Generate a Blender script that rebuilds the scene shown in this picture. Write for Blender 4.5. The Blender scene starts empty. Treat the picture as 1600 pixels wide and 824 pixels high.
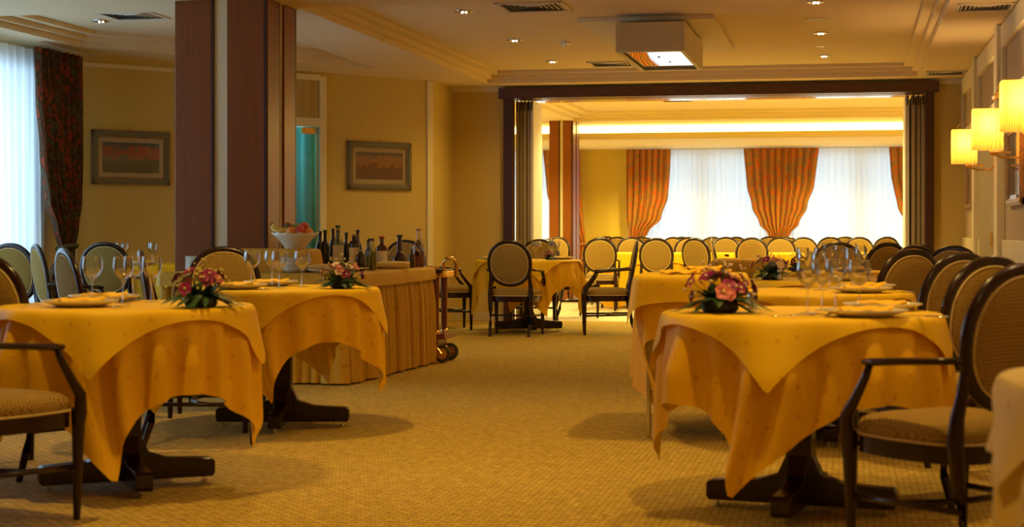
import bpy, bmesh, math, random
from math import sin, cos, pi, radians, sqrt, exp, atan2, hypot
from mathutils import Vector, Matrix
from mathutils.geometry import tessellate_polygon
S = bpy.context.scene
COL = S.collection

# ------------------------------------------------------------------ camera
THETA = math.atan(530/2600)
cam_d = bpy.data.cameras.new('camera'); cam = bpy.data.objects.new('camera', cam_d); COL.objects.link(cam)
cam.location = (0, 0, 1.08); cam.rotation_euler = (pi/2, 0, THETA)
cam_d.sensor_width = 36; cam_d.lens = 2600/1600*36
cam_d.shift_y = -52/1600
cam_d.clip_start = .05; cam_d.clip_end = 200
cam_d.dof.use_dof = True; cam_d.dof.focus_distance = 14.5; cam_d.dof.aperture_fstop = 4.0
S.camera = cam
# ------------------------------------------------------------------ world, exposure
w = bpy.data.worlds.new('world'); S.world = w; w.use_nodes = True
bg = w.node_tree.nodes['Background']; bg.inputs[0].default_value = (.80, .90, 1.0, 1); bg.inputs[1].default_value = .6
S.view_settings.view_transform = 'Standard'; S.view_settings.look = 'None'
S.view_settings.gamma = 1; S.view_settings.use_curve_mapping = False
S.view_settings.exposure = 0.3
# ------------------------------------------------------------------ large lights
def area(name, loc, rot, sx, sy, power, color):
    l = bpy.data.lights.new(name, 'AREA'); l.shape = 'RECTANGLE'; l.size = sx; l.size_y = sy
    l.energy = power; l.color = color
    o = bpy.data.objects.new(name, l); o.location = loc; o.rotation_euler = rot; COL.objects.link(o); return o
DAY = (.72, .87, 1.0)
area('daylight_far', (-1.3, 30.9, 1.5), (radians(-90), 0, 0), 6.4, 2.4, 72, DAY)
area('daylight_far', (-6.0, 30.9, 1.5), (radians(-90), 0, 0), 1.8, 2.4, 25, DAY)
area('daylight_side', (-8.3, 10.9, 1.5), (radians(90), 0, radians(-90)), 6.6, 2.4, 230, (.50, .74, 1.0))
LAMP = (1.0, .655, .18)
def point(name, loc, power, color=LAMP, r=.03):
    l = bpy.data.lights.new(name, 'POINT'); l.energy = power; l.color = color; l.shadow_soft_size = r
    o = bpy.data.objects.new(name, l); o.location = loc; COL.objects.link(o); return o
def spot(name, loc, power, angle=120, color=LAMP, r=.05):
    l = bpy.data.lights.new(name, 'SPOT'); l.energy = power; l.color = color; l.shadow_soft_size = r
    l.spot_size = radians(angle); l.spot_blend = .6
    o = bpy.data.objects.new(name, l); o.location = loc; COL.objects.link(o); return o
P_DOWN = 44
P_FAR = 280
P_SCONCE = 13

# ------------------------------------------------------------------ materials
def nodes(name):
    m = bpy.data.materials.new(name); m.use_nodes = True
    nt = m.node_tree; return m, nt, nt.nodes['Principled BSDF']
def mat(name, col, rough=.5, metal=0, spec=.5, coat=0, noise=0, nscale=8, bump=0, bscale=60, trans=0, ior=1.45, emit=0, ecol=None, subs=0):
    m, nt, p = nodes(name)
    p.inputs['Base Color'].default_value = (*col, 1); p.inputs['Roughness'].default_value = rough
    p.inputs['Metallic'].default_value = metal; p.inputs['Specular IOR Level'].default_value = spec
    p.inputs['Coat Weight'].default_value = coat; p.inputs['Transmission Weight'].default_value = trans
    p.inputs['IOR'].default_value = ior
    if emit:
        p.inputs['Emission Color'].default_value = (*(ecol or col), 1); p.inputs['Emission Strength'].default_value = emit
    if noise or bump:
        tc = nt.nodes.new('ShaderNodeTexCoord')
    if noise:
        n = nt.nodes.new('ShaderNodeTexNoise'); n.inputs['Scale'].default_value = nscale; n.inputs['Detail'].default_value = 4
        nt.links.new(tc.outputs['Object'], n.inputs['Vector'])
        r = nt.nodes.new('ShaderNodeValToRGB'); r.color_ramp.elements[0].position = .3; r.color_ramp.elements[1].position = .7
        r.color_ramp.elements[0].color = (*[c*(1-noise) for c in col], 1); r.color_ramp.elements[1].color = (*[min(1, c*(1+noise)) for c in col], 1)
        nt.links.new(n.outputs['Fac'], r.inputs[0]); nt.links.new(r.outputs[0], p.inputs['Base Color'])
    if bump:
        n = nt.nodes.new('ShaderNodeTexNoise'); n.inputs['Scale'].default_value = bscale
        nt.links.new(tc.outputs['Object'], n.inputs['Vector'])
        b = nt.nodes.new('ShaderNodeBump'); b.inputs['Strength'].default_value = bump; b.inputs['Distance'].default_value = .004
        nt.links.new(n.outputs['Fac'], b.inputs['Height']); nt.links.new(b.outputs[0], p.inputs['Normal'])
    return m
def wood(name, c1, c2, rough=.35, sx=30, sz=1.2, coat=.2):
    m, nt, p = nodes(name)
    tc = nt.nodes.new('ShaderNodeTexCoord'); mp = nt.nodes.new('ShaderNodeMapping'); mp.inputs['Scale'].default_value = (sx, sx, sz)
    n = nt.nodes.new('ShaderNodeTexNoise'); n.inputs['Scale'].default_value = 3; n.inputs['Detail'].default_value = 6; n.inputs['Distortion'].default_value = .6
    r = nt.nodes.new('ShaderNodeValToRGB'); r.color_ramp.elements[0].color = (*c1, 1); r.color_ramp.elements[1].color = (*c2, 1)
    r.color_ramp.elements[0].position = .3; r.color_ramp.elements[1].position = .7
    nt.links.new(tc.outputs['Object'], mp.inputs[0]); nt.links.new(mp.outputs[0], n.inputs['Vector'])
    nt.links.new(n.outputs['Fac'], r.inputs[0]); nt.links.new(r.outputs[0], p.inputs['Base Color'])
    p.inputs['Roughness'].default_value = rough; p.inputs['Coat Weight'].default_value = coat; p.inputs['Coat Roughness'].default_value = .15
    return m
def brickmat(name, c1, c2, mortar, scale, bw, bh, ms, rough=.9, bump=.5, comb=False, noise=0):
    m, nt, p = nodes(name)
    tc = nt.nodes.new('ShaderNodeTexCoord'); br = nt.nodes.new('ShaderNodeTexBrick')
    br.inputs['Color1'].default_value = (*c1, 1); br.inputs['Color2'].default_value = (*c2, 1); br.inputs['Mortar'].default_value = (*mortar, 1)
    br.inputs['Scale'].default_value = scale; br.inputs['Brick Width'].default_value = bw; br.inputs['Row Height'].default_value = bh
    br.inputs['Mortar Size'].default_value = ms; br.inputs['Mortar Smooth'].default_value = .8
    src = tc.outputs['Object']
    if comb:
        sp = nt.nodes.new('ShaderNodeSeparateXYZ'); ad = nt.nodes.new('ShaderNodeMath'); cb = nt.nodes.new('ShaderNodeCombineXYZ')
        nt.links.new(src, sp.inputs[0]); nt.links.new(sp.outputs[1], ad.inputs[0]); nt.links.new(sp.outputs[2], ad.inputs[1])
        nt.links.new(sp.outputs[0], cb.inputs[0]); nt.links.new(ad.outputs[0], cb.inputs[1]); src = cb.outputs[0]
    nt.links.new(src, br.inputs['Vector'])
    out = br.outputs['Color']
    if noise:
        n = nt.nodes.new('ShaderNodeTexNoise'); n.inputs['Scale'].default_value = noise; n.inputs['Detail'].default_value = 6
        nt.links.new(tc.outputs['Object'], n.inputs['Vector'])
        mr = nt.nodes.new('ShaderNodeMapRange'); mr.inputs[1].default_value = .3; mr.inputs[2].default_value = .7; mr.inputs[3].default_value = .72; mr.inputs[4].default_value = 1.2
        nt.links.new(n.outputs['Fac'], mr.inputs[0])
        mx = nt.nodes.new('ShaderNodeVectorMath'); mx.operation = 'SCALE'
        nt.links.new(out, mx.inputs[0]); nt.links.new(mr.outputs[0], mx.inputs['Scale']); out = mx.outputs[0]
    nt.links.new(out, p.inputs['Base Color']); p.inputs['Roughness'].default_value = rough; p.inputs['Specular IOR Level'].default_value = .2
    b = nt.nodes.new('ShaderNodeBump'); b.inputs['Strength'].default_value = bump; b.inputs['Distance'].default_value = .004; b.invert = True
    nt.links.new(br.outputs['Fac'], b.inputs['Height']); nt.links.new(b.outputs[0], p.inputs['Normal'])
    return m
def spotty(name, base, spotc, scale, thr, rough=.6, transl=0, uv=True, second=None):
    m, nt, p = nodes(name)
    tc = nt.nodes.new('ShaderNodeTexCoord'); n = nt.nodes.new('ShaderNodeTexNoise'); n.inputs['Scale'].default_value = scale*2.2; n.inputs['Detail'].default_value = 2
    src = tc.outputs['UV' if uv else 'Object']
    nt.links.new(src, n.inputs['Vector'])
    mix = nt.nodes.new('ShaderNodeVectorMath'); mix.operation = 'MULTIPLY_ADD'; mix.inputs[1].default_value = (.5/scale,)*3
    nt.links.new(n.outputs['Color'], mix.inputs[0]); nt.links.new(src, mix.inputs[2])
    v = nt.nodes.new('ShaderNodeTexVoronoi'); v.inputs['Scale'].default_value = scale; v.inputs['Randomness'].default_value = .45
    if uv: v.voronoi_dimensions = '2D'
    nt.links.new(mix.outputs[0], v.inputs['Vector'])
    r = nt.nodes.new('ShaderNodeValToRGB'); e = r.color_ramp.elements
    e[0].color = (*spotc, 1); e[0].position = thr; e[1].color = (*base, 1); e[1].position = thr+.06
    if second:
        x = e.new(thr+.16); x.color = (*second, 1); x = e.new(thr+.24); x.color = (*base, 1)
    nt.links.new(v.outputs['Distance'], r.inputs[0]); nt.links.new(r.outputs[0], p.inputs['Base Color'])
    p.inputs['Roughness'].default_value = rough; p.inputs['Specular IOR Level'].default_value = .3
    if transl:
        t = nt.nodes.new('ShaderNodeBsdfTranslucent'); nt.links.new(r.outputs[0], t.inputs[0])
        ms = nt.nodes.new('ShaderNodeMixShader'); ms.inputs[0].default_value = transl
        nt.links.new(p.outputs[0], ms.inputs[1]); nt.links.new(t.outputs[0], ms.inputs[2])
        nt.links.new(ms.outputs[0], nt.nodes['Material Output'].inputs[0])
    return m
def transl(name, col, tcol, fac, transp=0, emit=0):
    m, nt, p = nodes(name)
    p.inputs['Base Color'].default_value = (*col, 1); p.inputs['Roughness'].default_value = .9
    if emit: p.inputs['Emission Color'].default_value = (*tcol, 1); p.inputs['Emission Strength'].default_value = emit
    t = nt.nodes.new('ShaderNodeBsdfTranslucent'); t.inputs[0].default_value = (*tcol, 1)
    ms = nt.nodes.new('ShaderNodeMixShader'); ms.inputs[0].default_value = fac
    nt.links.new(p.outputs[0], ms.inputs[1]); nt.links.new(t.outputs[0], ms.inputs[2]); last = ms
    if transp:
        tr = nt.nodes.new('ShaderNodeBsdfTransparent'); m2 = nt.nodes.new('ShaderNodeMixShader'); m2.inputs[0].default_value = transp
        nt.links.new(ms.outputs[0], m2.inputs[1]); nt.links.new(tr.outputs[0], m2.inputs[2]); last = m2
    nt.links.new(last.outputs[0], nt.nodes['Material Output'].inputs[0]); return m
def thinglass(name, tint=(1, 1, 1), rough=.02, boost=0.04):
    m, nt, p = nodes(name); nt.nodes.remove(p)
    tr = nt.nodes.new('ShaderNodeBsdfTransparent'); tr.inputs[0].default_value = (*tint, 1)
    gl = nt.nodes.new('ShaderNodeBsdfGlossy'); gl.inputs['Roughness'].default_value = rough
    lw = nt.nodes.new('ShaderNodeLayerWeight'); lw.inputs[0].default_value = .35
    ad = nt.nodes.new('ShaderNodeMath'); ad.operation = 'MULTIPLY_ADD'; ad.inputs[1].default_value = .6; ad.inputs[2].default_value = boost
    ms = nt.nodes.new('ShaderNodeMixShader')
    nt.links.new(lw.outputs['Fresnel'], ad.inputs[0]); nt.links.new(ad.outputs[0], ms.inputs[0])
    nt.links.new(tr.outputs[0], ms.inputs[1]); nt.links.new(gl.outputs[0], ms.inputs[2])
    nt.links.new(ms.outputs[0], nt.nodes['Material Output'].inputs[0]); return m

M = {}
M['carpet'] = brickmat('carpet', (.62, .42, .085), (.50, .33, .06), (.28, .175, .03), 1, .055, .03, .006, bump=.8, noise=28)
M['floor_far'] = mat('pale_floor', (.62, .50, .36), .35, noise=.06, nscale=3)
M['wall'] = mat('wall_paint', (.62, .47, .15), .85, bump=.15, bscale=200, noise=.03, nscale=40)
M['wall_cream'] = mat('cream_paint', (.78, .70, .46), .6)
M['wall_fabric'] = mat('wall_fabric', (.52, .40, .26), .9, noise=.08, nscale=60, bump=.2, bscale=300)
M['wall_far'] = brickmat('damask_wallpaper', (.66, .49, .08), (.61, .43, .065), (.64, .46, .07), 1, .5, .5, .02, bump=0)
M['ceil'] = mat('ceiling_paint', (.76, .61, .38), .9)
M['ceil_far'] = mat('far_ceiling_paint', (.76, .66, .40), .85)
M['dark'] = wood('mahogany', (.014, .004, .0025), (.030, .008, .004), .26, 40, 6, .12)
M['dark'].node_tree.nodes['Principled BSDF'].inputs['Specular IOR Level'].default_value = .38
M['header'] = wood('header_wood', (.05, .014, .008), (.10, .03, .015), .35, 6, 30)
M['pillar'] = wood('pillar_veneer', (.185, .046, .005), (.25, .068, .009), .34, 60, 1.2, .05)
M['pillar_dark'] = mat('pillar_edge', (.05, .014, .008), .4)
M['cream'] = mat('pillar_cream', (.74, .66, .46), .7)
M['fabric'] = brickmat('chair_fabric', (.46, .295, .075), (.40, .25, .055), (.18, .10, .02), 1, .012, .010, .0022, bump=.6, comb=True)
M['piping'] = mat('piping', (.62, .46, .20), .7)
M['cloth'] = spotty('tablecloth', (.90, .50, .006), (.76, .36, .005), 9, .05, .6, .18)
M['cloth2'] = spotty('topper_cloth', (.95, .60, .010), (.83, .45, .008), 9, .05, .55, .12)
M['cloth_tan'] = spotty('buffet_cloth', (.64, .37, .035), (.52, .27, .02), 8, .055, .6, .05)
M['cloth_pale'] = spotty('pale_cloth', (.86, .66, .24), (.75, .50, .15), 8, .055, .6, .1)
M['napkin'] = mat('napkin', (.93, .55, .02), .7)
M['china'] = mat('china', (.82, .78, .68), .12, coat=.3)
M['steel'] = mat('steel', (.75, .73, .70), .18, metal=1)
M['chrome'] = mat('chrome', (.55, .52, .48), .15, metal=1)
M['brass'] = mat('brass', (.85, .56, .22), .22, metal=1)
M['rubber'] = mat('rubber', (.02, .02, .02), .6)
M['tyre'] = mat('tyre', (.10, .09, .06), .5)
M['glass'] = thinglass('glass')
M['pane'] = thinglass('window_pane', (.95, 1, 1), .0, .0)
def floral(name, base, red, mid, tr):
    m, nt, p = nodes(name); tc = nt.nodes.new('ShaderNodeTexCoord')
    mp = nt.nodes.new('ShaderNodeMapping'); mp.inputs['Scale'].default_value = (1, .6, 1); nt.links.new(tc.outputs['UV'], mp.inputs[0])
    n = nt.nodes.new('ShaderNodeTexNoise'); n.inputs['Scale'].default_value = 11; n.inputs['Detail'].default_value = 3; n.inputs['Distortion'].default_value = 1.6
    nt.links.new(mp.outputs[0], n.inputs['Vector'])
    r = nt.nodes.new('ShaderNodeValToRGB'); e = r.color_ramp.elements; e[0].position = .40; e[0].color = (*mid, 1); e[1].position = .60; e[1].color = (*red, 1)
    x = e.new(.46); x.color = (*base, 1); x = e.new(.54); x.color = (*base, 1)
    nt.links.new(n.outputs['Fac'], r.inputs[0]); nt.links.new(r.outputs[0], p.inputs['Base Color']); p.inputs['Roughness'].default_value = .8; p.inputs['Specular IOR Level'].default_value = .2
    t = nt.nodes.new('ShaderNodeBsdfTranslucent'); nt.links.new(r.outputs[0], t.inputs[0])
    ms = nt.nodes.new('ShaderNodeMixShader'); ms.inputs[0].default_value = tr
    nt.links.new(p.outputs[0], ms.inputs[1]); nt.links.new(t.outputs[0], ms.inputs[2]); nt.links.new(ms.outputs[0], nt.nodes['Material Output'].inputs[0]); return m
M['drape'] = floral('drape_fabric', (.085, .040, .020), (.30, .055, .018), (.10, .085, .04), .08)
M['drape_far'] = floral('far_drape_fabric', (.50, .20, .028), (.66, .13, .015), (.34, .19, .05), .32)
M['sheer'] = transl('sheer', (.9, .92, .95), (.95, .97, 1), .72, .10)
M['teal'] = transl('teal_curtain', (.15, .29, .34), (.20, .40, .46), .6)
def shade_mat():
    m = transl('shade_paper', (.95, .66, .22), (1, .52, .09), .62, 0, .16); nt = m.node_tree
    tc = nt.nodes.new('ShaderNodeTexCoord'); sp = nt.nodes.new('ShaderNodeSeparateXYZ'); nt.links.new(tc.outputs['Object'], sp.inputs[0])
    a = nt.nodes.new('ShaderNodeMath'); a.operation = 'ADD'; nt.links.new(sp.outputs[0], a.inputs[0]); nt.links.new(sp.outputs[1], a.inputs[1])
    b = nt.nodes.new('ShaderNodeMath'); b.operation = 'MULTIPLY'; b.inputs[1].default_value = 2*pi/.0143; nt.links.new(a.outputs[0], b.inputs[0])
    c = nt.nodes.new('ShaderNodeMath'); c.operation = 'SINE'; nt.links.new(b.outputs[0], c.inputs[0])
    r = nt.nodes.new('ShaderNodeMapRange'); r.inputs[1].default_value = -1; r.inputs[3].default_value = .45; r.inputs[4].default_value = 1.0; nt.links.new(c.outputs[0], r.inputs[0])
    for nm, col in (('Translucent BSDF', (1, .52, .09)), ('Principled BSDF', (.95, .66, .22))):
        v = nt.nodes.new('ShaderNodeVectorMath'); v.operation = 'SCALE'; v.inputs[0].default_value = col; nt.links.new(r.outputs[0], v.inputs['Scale'])
        nt.links.new(v.outputs[0], nt.nodes[nm].inputs[0])
    return m
M['shade'] = shade_mat()
M['bulb'] = mat('bulb', (1, .8, .5), emit=6, ecol=(1, .72, .32))
M['led'] = mat('downlight_bulb', (1, .9, .8), emit=5, ecol=(1, .85, .65))
M['cove'] = mat('cove_light', (1, .85, .5), emit=7, ecol=(1, .72, .22))
M['vent'] = mat('vent_paint', (.66, .58, .46), .6)
M['ventdark'] = mat('vent_gap', (.03, .025, .02), .9)
M['plaster'] = mat('fixture_paint', (.74, .64, .46), .8)
M['mirror'] = mat('mirror', (.9, .9, .9), .02, metal=1)
M['gilt'] = wood('gilt_frame', (.16, .10, .05), (.30, .20, .09), .4, 8, 8)
M['gilt_light'] = wood('pale_frame', (.34, .20, .08), (.48, .30, .13), .4, 8, 8)
M['greenframe'] = mat('frame_green', (.16, .15, .11), .5)
M['mount'] = mat('picture_mount', (.62, .52, .36), .8)
M['leaf'] = mat('leaf', (.035, .085, .025), .45, noise=.4, nscale=30)
M['pot'] = mat('flower_pot', (.02, .02, .015), .5)
M['purple'] = mat('orchid_purple', (.27, .012, .11), .5, noise=.35, nscale=50)
M['pink'] = mat('orchid_pink', (.66, .20, .22), .5, noise=.25, nscale=60)
M['white'] = mat('orchid_white', (.74, .56, .44), .5)
M['yellowf'] = mat('flower_yellow', (.70, .62, .16), .5)
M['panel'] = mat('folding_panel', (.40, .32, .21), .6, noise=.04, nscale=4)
M['panel_lit'] = mat('folding_panel_lit', (.80, .76, .70), .5)  # same panel material, paler to paint in the light on the innermost face
M['box'] = mat('skirting', (.62, .52, .30), .6)
M['red'] = mat('apple_red', (.60, .06, .03), .35); M['orange'] = mat('orange_peel', (.85, .28, .03), .45, bump=.3)
M['banana'] = mat('banana', (.75, .50, .08), .5); M['kiwi'] = mat('kiwi', (.20, .12, .04), .8); M['greenf'] = mat('green_fruit', (.35, .35, .07), .4)

# ------------------------------------------------------------------ mesh builder
class MB:
    def __init__(s): s.v = []; s.f = []; s.uv = {}
    def add(s, vs, fs, T=None):
        b = len(s.v); s.v += [tuple(T @ Vector(v)) if T else tuple(v) for v in vs]; s.f += [tuple(i+b for i in f) for f in fs]; return s
    def box(s, cx, cy, cz, sx, sy, sz, rz=0, T=None):
        vs = []
        for dx in (-.5, .5):
            for dy in (-.5, .5):
                for dz in (-.5, .5):
                    x, y = dx*sx, dy*sy
                    vs.append((cx+x*cos(rz)-y*sin(rz), cy+x*sin(rz)+y*cos(rz), cz+dz*sz))
        return s.add(vs, [(0, 1, 3, 2), (4, 6, 7, 5), (0, 4, 5, 1), (2, 3, 7, 6), (0, 2, 6, 4), (1, 5, 7, 3)], T)
    def lathe(s, prof, n=24, cx=0, cy=0, cz=0, T=None, cap=True):
        vs = []; fs = []
        for r, z in prof:
            for i in range(n):
                a = 2*pi*i/n; vs.append((cx+r*cos(a), cy+r*sin(a), cz+z))
        for j in range(len(prof)-1):
            for i in range(n):
                k = (i+1) % n; fs.append((j*n+i, j*n+k, (j+1)*n+k, (j+1)*n+i))
        if cap:
            if prof[0][0] > 1e-4: fs.append(tuple(range(n))[::-1])
            if prof[-1][0] > 1e-4: fs.append(tuple((len(prof)-1)*n+i for i in range(n)))
        return s.add(vs, fs, T)
    def tube(s, pts, rad, n=10, closed=False, T=None, flat=1.0, up=(0, 0, 1)):
        pts = [Vector(p) for p in pts]; N = len(pts); vs = []; fs = []
        rads = rad if isinstance(rad, (list, tuple)) else [rad]*N
        for i, p in enumerate(pts):
            if closed: t = pts[(i+1) % N]-pts[i-1]
            else: t = pts[min(i+1, N-1)]-pts[max(i-1, 0)]
            t.normalize(); u = Vector(up)
            if abs(t.dot(u)) > .97: u = Vector((0, 1, 0)) if abs(t.y) < .9 else Vector((1, 0, 0))
            a = t.cross(u).normalized(); b = a.cross(t).normalized()
            r = rads[i]; ra, rb = r if isinstance(r, tuple) else (r*flat, r)
            for k in range(n):
                q = 2*pi*k/n + pi/n; vs.append(p+a*(ra*cos(q))+b*(rb*sin(q)))
        M_ = N if closed else N-1
        for i in range(M_):
            j = (i+1) % N
            for k in range(n):
                l = (k+1) % n; fs.append((i*n+k, i*n+l, j*n+l, j*n+k))
        if not closed: fs.append(tuple(range(n))[::-1]); fs.append(tuple((N-1)*n+k for k in range(n)))
        return s.add(vs, fs, T)
    def sphere(s, c, r, n=10, m=7, sc=(1, 1, 1), T=None):
        prof = [(max(r*sin(pi*i/m), 1e-5), -r*cos(pi*i/m)) for i in range(m+1)]
        Tm = Matrix.Translation(c) @ Matrix.Diagonal((*sc, 1))
        return s.lathe(prof, n, T=(T @ Tm) if T else Tm, cap=False)
    def poly(s, pts, z):
        tri = tessellate_polygon([[Vector((x, y, 0)) for x, y in pts]])
        return s.add([(x, y, z) for x, y in pts], [tuple(t) for t in tri])
    def prism(s, pts, z0, z1):
        n = len(pts); tri = tessellate_polygon([[Vector((x, y, 0)) for x, y in pts]])
        vs = [(x, y, z0) for x, y in pts]+[(x, y, z1) for x, y in pts]
        fs = [tuple(t) for t in tri]+[tuple(i+n for i in t) for t in tri]
        for i in range(n):
            j = (i+1) % n; fs.append((i, j, j+n, i+n))
        return s.add(vs, fs)
    def build(s, name, m, parent=None, smooth=False, bevel=0, kind=None, loc=None, fix=True, uv=None, subs=0, auto=None):
        me = bpy.data.meshes.new(name); me.from_pydata(s.v, [], s.f)
        if fix:
            bm = bmesh.new(); bm.from_mesh(me); bmesh.ops.recalc_face_normals(bm, faces=bm.faces); bm.to_mesh(me); bm.free()
        if uv:
            l = me.uv_layers.new(name='UVMap')
            for lp in me.loops: l.data[lp.index].uv = uv[lp.vertex_index]
        if smooth:
            me.shade_smooth()
            if auto: me.set_sharp_from_angle(angle=radians(auto))
        ms = m if isinstance(m, list) else [m]
        for x in ms: me.materials.append(M[x] if isinstance(x, str) else x)
        o = bpy.data.objects.new(name, me); COL.objects.link(o)
        if parent: o.parent = parent
        if loc: o.location = loc
        if kind: o['kind'] = kind
        if bevel:
            b = o.modifiers.new('bevel', 'BEVEL'); b.width = bevel; b.segments = 2; b.limit_method = 'ANGLE'
        if subs:
            b = o.modifiers.new('sub', 'SUBSURF'); b.levels = subs; b.render_levels = subs
        return o
def tag(o, label=None, cat=None, group=None):
    if label: o['label'] = label
    if cat: o['category'] = cat
    if group: o['group'] = group
    return o
def thing(name, label, cat, loc=(0, 0, 0), rz=0, group=None):
    o = bpy.data.objects.new(name, None); o.empty_display_size = .1; COL.objects.link(o)
    o.location = loc; o.rotation_euler = (0, 0, rz); return tag(o, label, cat, group)
def copy_tree(o, parent=None):
    c = o.copy(); COL.objects.link(c); c.parent = parent
    for ch in KIDS.get(o.name, list(o.children)): copy_tree(ch, c)
    return c
KIDS = {}
def dup(o, label, loc, rz=None, group=None):
    c = copy_tree(o); c['label'] = label; c.location = loc
    if rz is not None: c.rotation_euler = (0, 0, rz)
    if group: c['group'] = group
    return c
class Proto:
    """first use moves the original itself, later uses copy it"""
    def __init__(s, root): s.root = root; s.used = False
    def at(s, label, loc, rz=0, group=None):
        if not s.used:
            s.used = True; o = s.root; o['label'] = label; o.location = loc; o.rotation_euler = (0, 0, rz)
            if group: o['group'] = group
            return o
        c = dup(s.root, label, loc, rz, group)
        if not group and 'group' in c: del c['group']
        return c

# ================================================================== SETTING
ZC = 2.79; ZT = 2.93
XL, XR = -7.47, 1.25
A = Vector((-7.47, 14.87)); B = Vector((-4.68, 18.47)); YB = 19.4; YF = 19.7
dAB = (B-A).normalized(); nAB = Vector((dAB.y, -dAB.x))     # into the room
def st(name, mb, m, **k): return mb.build(name, m, kind='structure', **k)
def wallbox(mb, p, q, z0, z1, th=.15):
    p, q = Vector(p), Vector(q); d = (q-p).normalized(); n = Vector((-d.y, d.x))*th
    return mb.prism([tuple(p), tuple(q), tuple(q+n), tuple(p+n)], z0, z1)
# floors
st('floor', MB().prism([(XL-.2, -3.2), (XR+.2, -3.2), (XR+.2, 19.55), (XL-.2, 19.55)], -.1, 0), 'carpet')
st('floor', MB().prism([(-9, 19.55), (4.2, 19.55), (4.2, 30.3), (-9, 30.3)], -.1, 0), 'floor_far')
# right wall with a shallow doorway niche
st('wall_right', MB().box(XR+.1, 8.2, 1.4, .2, 22.8, 2.8), 'wall_fabric')
for k, y in enumerate((4.0, 6.6, 9.2, 11.75, 14.45, 17.1)):
    st('trim_%d' % (k+1), MB().box(XR-.035, y, 1.4, .07, .28, 2.78), 'wall_cream', bevel=.008)
for k, (y0, y1) in enumerate(((6.75, 9.05), (9.35, 11.6), (11.9, 14.3), (14.6, 16.95), (17.25, 19.38))):
    mb = MB()
    mb.box(XR-.02, (y0+y1)/2, 2.68, .04, y1-y0, .18); mb.box(XR-.02, (y0+y1)/2, 2.14, .04, y1-y0, .10)
    mb.box(XR-.015, (y0+y1)/2, .5, .03, y1-y0, 1.0)
    for yy in (y0+.05, y1-.05): mb.box(XR-.02, yy, 2.41, .04, .07, .44)
    st('trim_%d' % (k+8), mb, 'wall_cream', bevel=.006)
d = st('door_1', MB().box(XR-.02, 15.75, .95, .045, 1.7, 1.88), mat('niche_door', (.40, .34, .20), .7), bevel=.004)
MB().box(XR-.05, 15.05, 1.0, .03, .03, .12).build('door_handle', 'brass', d, bevel=.004)
# diagonal wall: door opening from t=1.98 to 2.90
def atd(t, off=0): p = A+dAB*t+nAB*off; return (p.x, p.y)
LAB = (B-A).length; TD0, TD1 = 2.02, 2.98
mb = MB(); wallbox(mb, atd(0), atd(TD0), 0, ZC+.1); wallbox(mb, atd(TD1), atd(LAB), 0, ZC+.1); wallbox(mb, atd(TD0), atd(TD1), 2.22, ZC+.1)
st('wall_diagonal', mb, 'wall')
mb = MB(); wallbox(mb, (XL, -3), (XL, 7.6), 0, ZC+.1); wallbox(mb, (XL, 7.6), (XL, 14.2), 2.62, ZC+.1); wallbox(mb, (XL, 14.2), tuple(A), 0, ZC+.1); wallbox(mb, (XL, 7.6), (XL, 14.2), 0, .12)
st('wall_left', mb, 'wall_cream')
mb = MB(); wallbox(mb, tuple(B), (B.x, YB), 0, ZC+.1)
st('wall_return', mb, 'wall')
mb = MB(); mb.prism([(B.x-.2, YB), (-4.04, YB), (-4.04, YF), (B.x-.2, YF)], 0, ZC+.1)
mb.prism([(.91, YB), (XR+.2, YB), (XR+.2, YF), (.91, YF)], 0, ZC+.1); mb.prism([(-4.04, YB+.02), (.91, YB+.02), (.91, YF), (-4.04, YF)], 2.765, ZC+.1)
st('wall_back', mb, 'wall')
st('wall_front', MB().box(-3.1, -3.1, 1.45, 9.2, .2, 2.9), 'wall')
# baseboards
mb = MB(); wallbox(mb, atd(.0, .015), atd(TD0-.06, .015), 0, .1, .016); wallbox(mb, atd(TD1+.06, .015), atd(LAB, .015), 0, .1, .016)
st('baseboard_diagonal', mb, 'box')
st('baseboard_back', MB().box(-4.36, YB-.008, .05, .64, .016, .1).box(1.08, YB-.008, .05, .33, .016, .1), 'box')
# slim mouldings of the diagonal wall
mb = MB()
for t in (.12, 1.55):
    wallbox(mb, atd(t, .012), atd(t+.04, .012), .12, 2.72, .012)
wallbox(mb, atd(.12, .012), atd(1.59, .012), 2.68, 2.72, .012)
wallbox(mb, atd(LAB-.1, .02), atd(LAB-.02, .02), .1, 2.78, .02)
st('trim_20', mb, 'wall_cream')
mb = MB()
for t0, t1 in ((TD0-.08, TD0), (TD1, TD1+.08)): wallbox(mb, atd(t0, .03), atd(t1, .03), 0, 2.74, .05)
wallbox(mb, atd(TD0, .03), atd(TD1, .03), 2.2, 2.29, .05); wallbox(mb, atd(TD0, .03), atd(TD1, .03), 2.7, 2.76, .05)
st('trim_21', mb, 'wall_cream')
mb = MB(); wallbox(mb, atd(TD0, .012), atd(TD1, .012), 2.29, 2.7, .012)
st('trim_22', mb, brickmat('transom_pattern', (.56, .42, .18), (.50, .37, .15), (.46, .33, .13), 1, .12, .12, .02, bump=.2))
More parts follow.
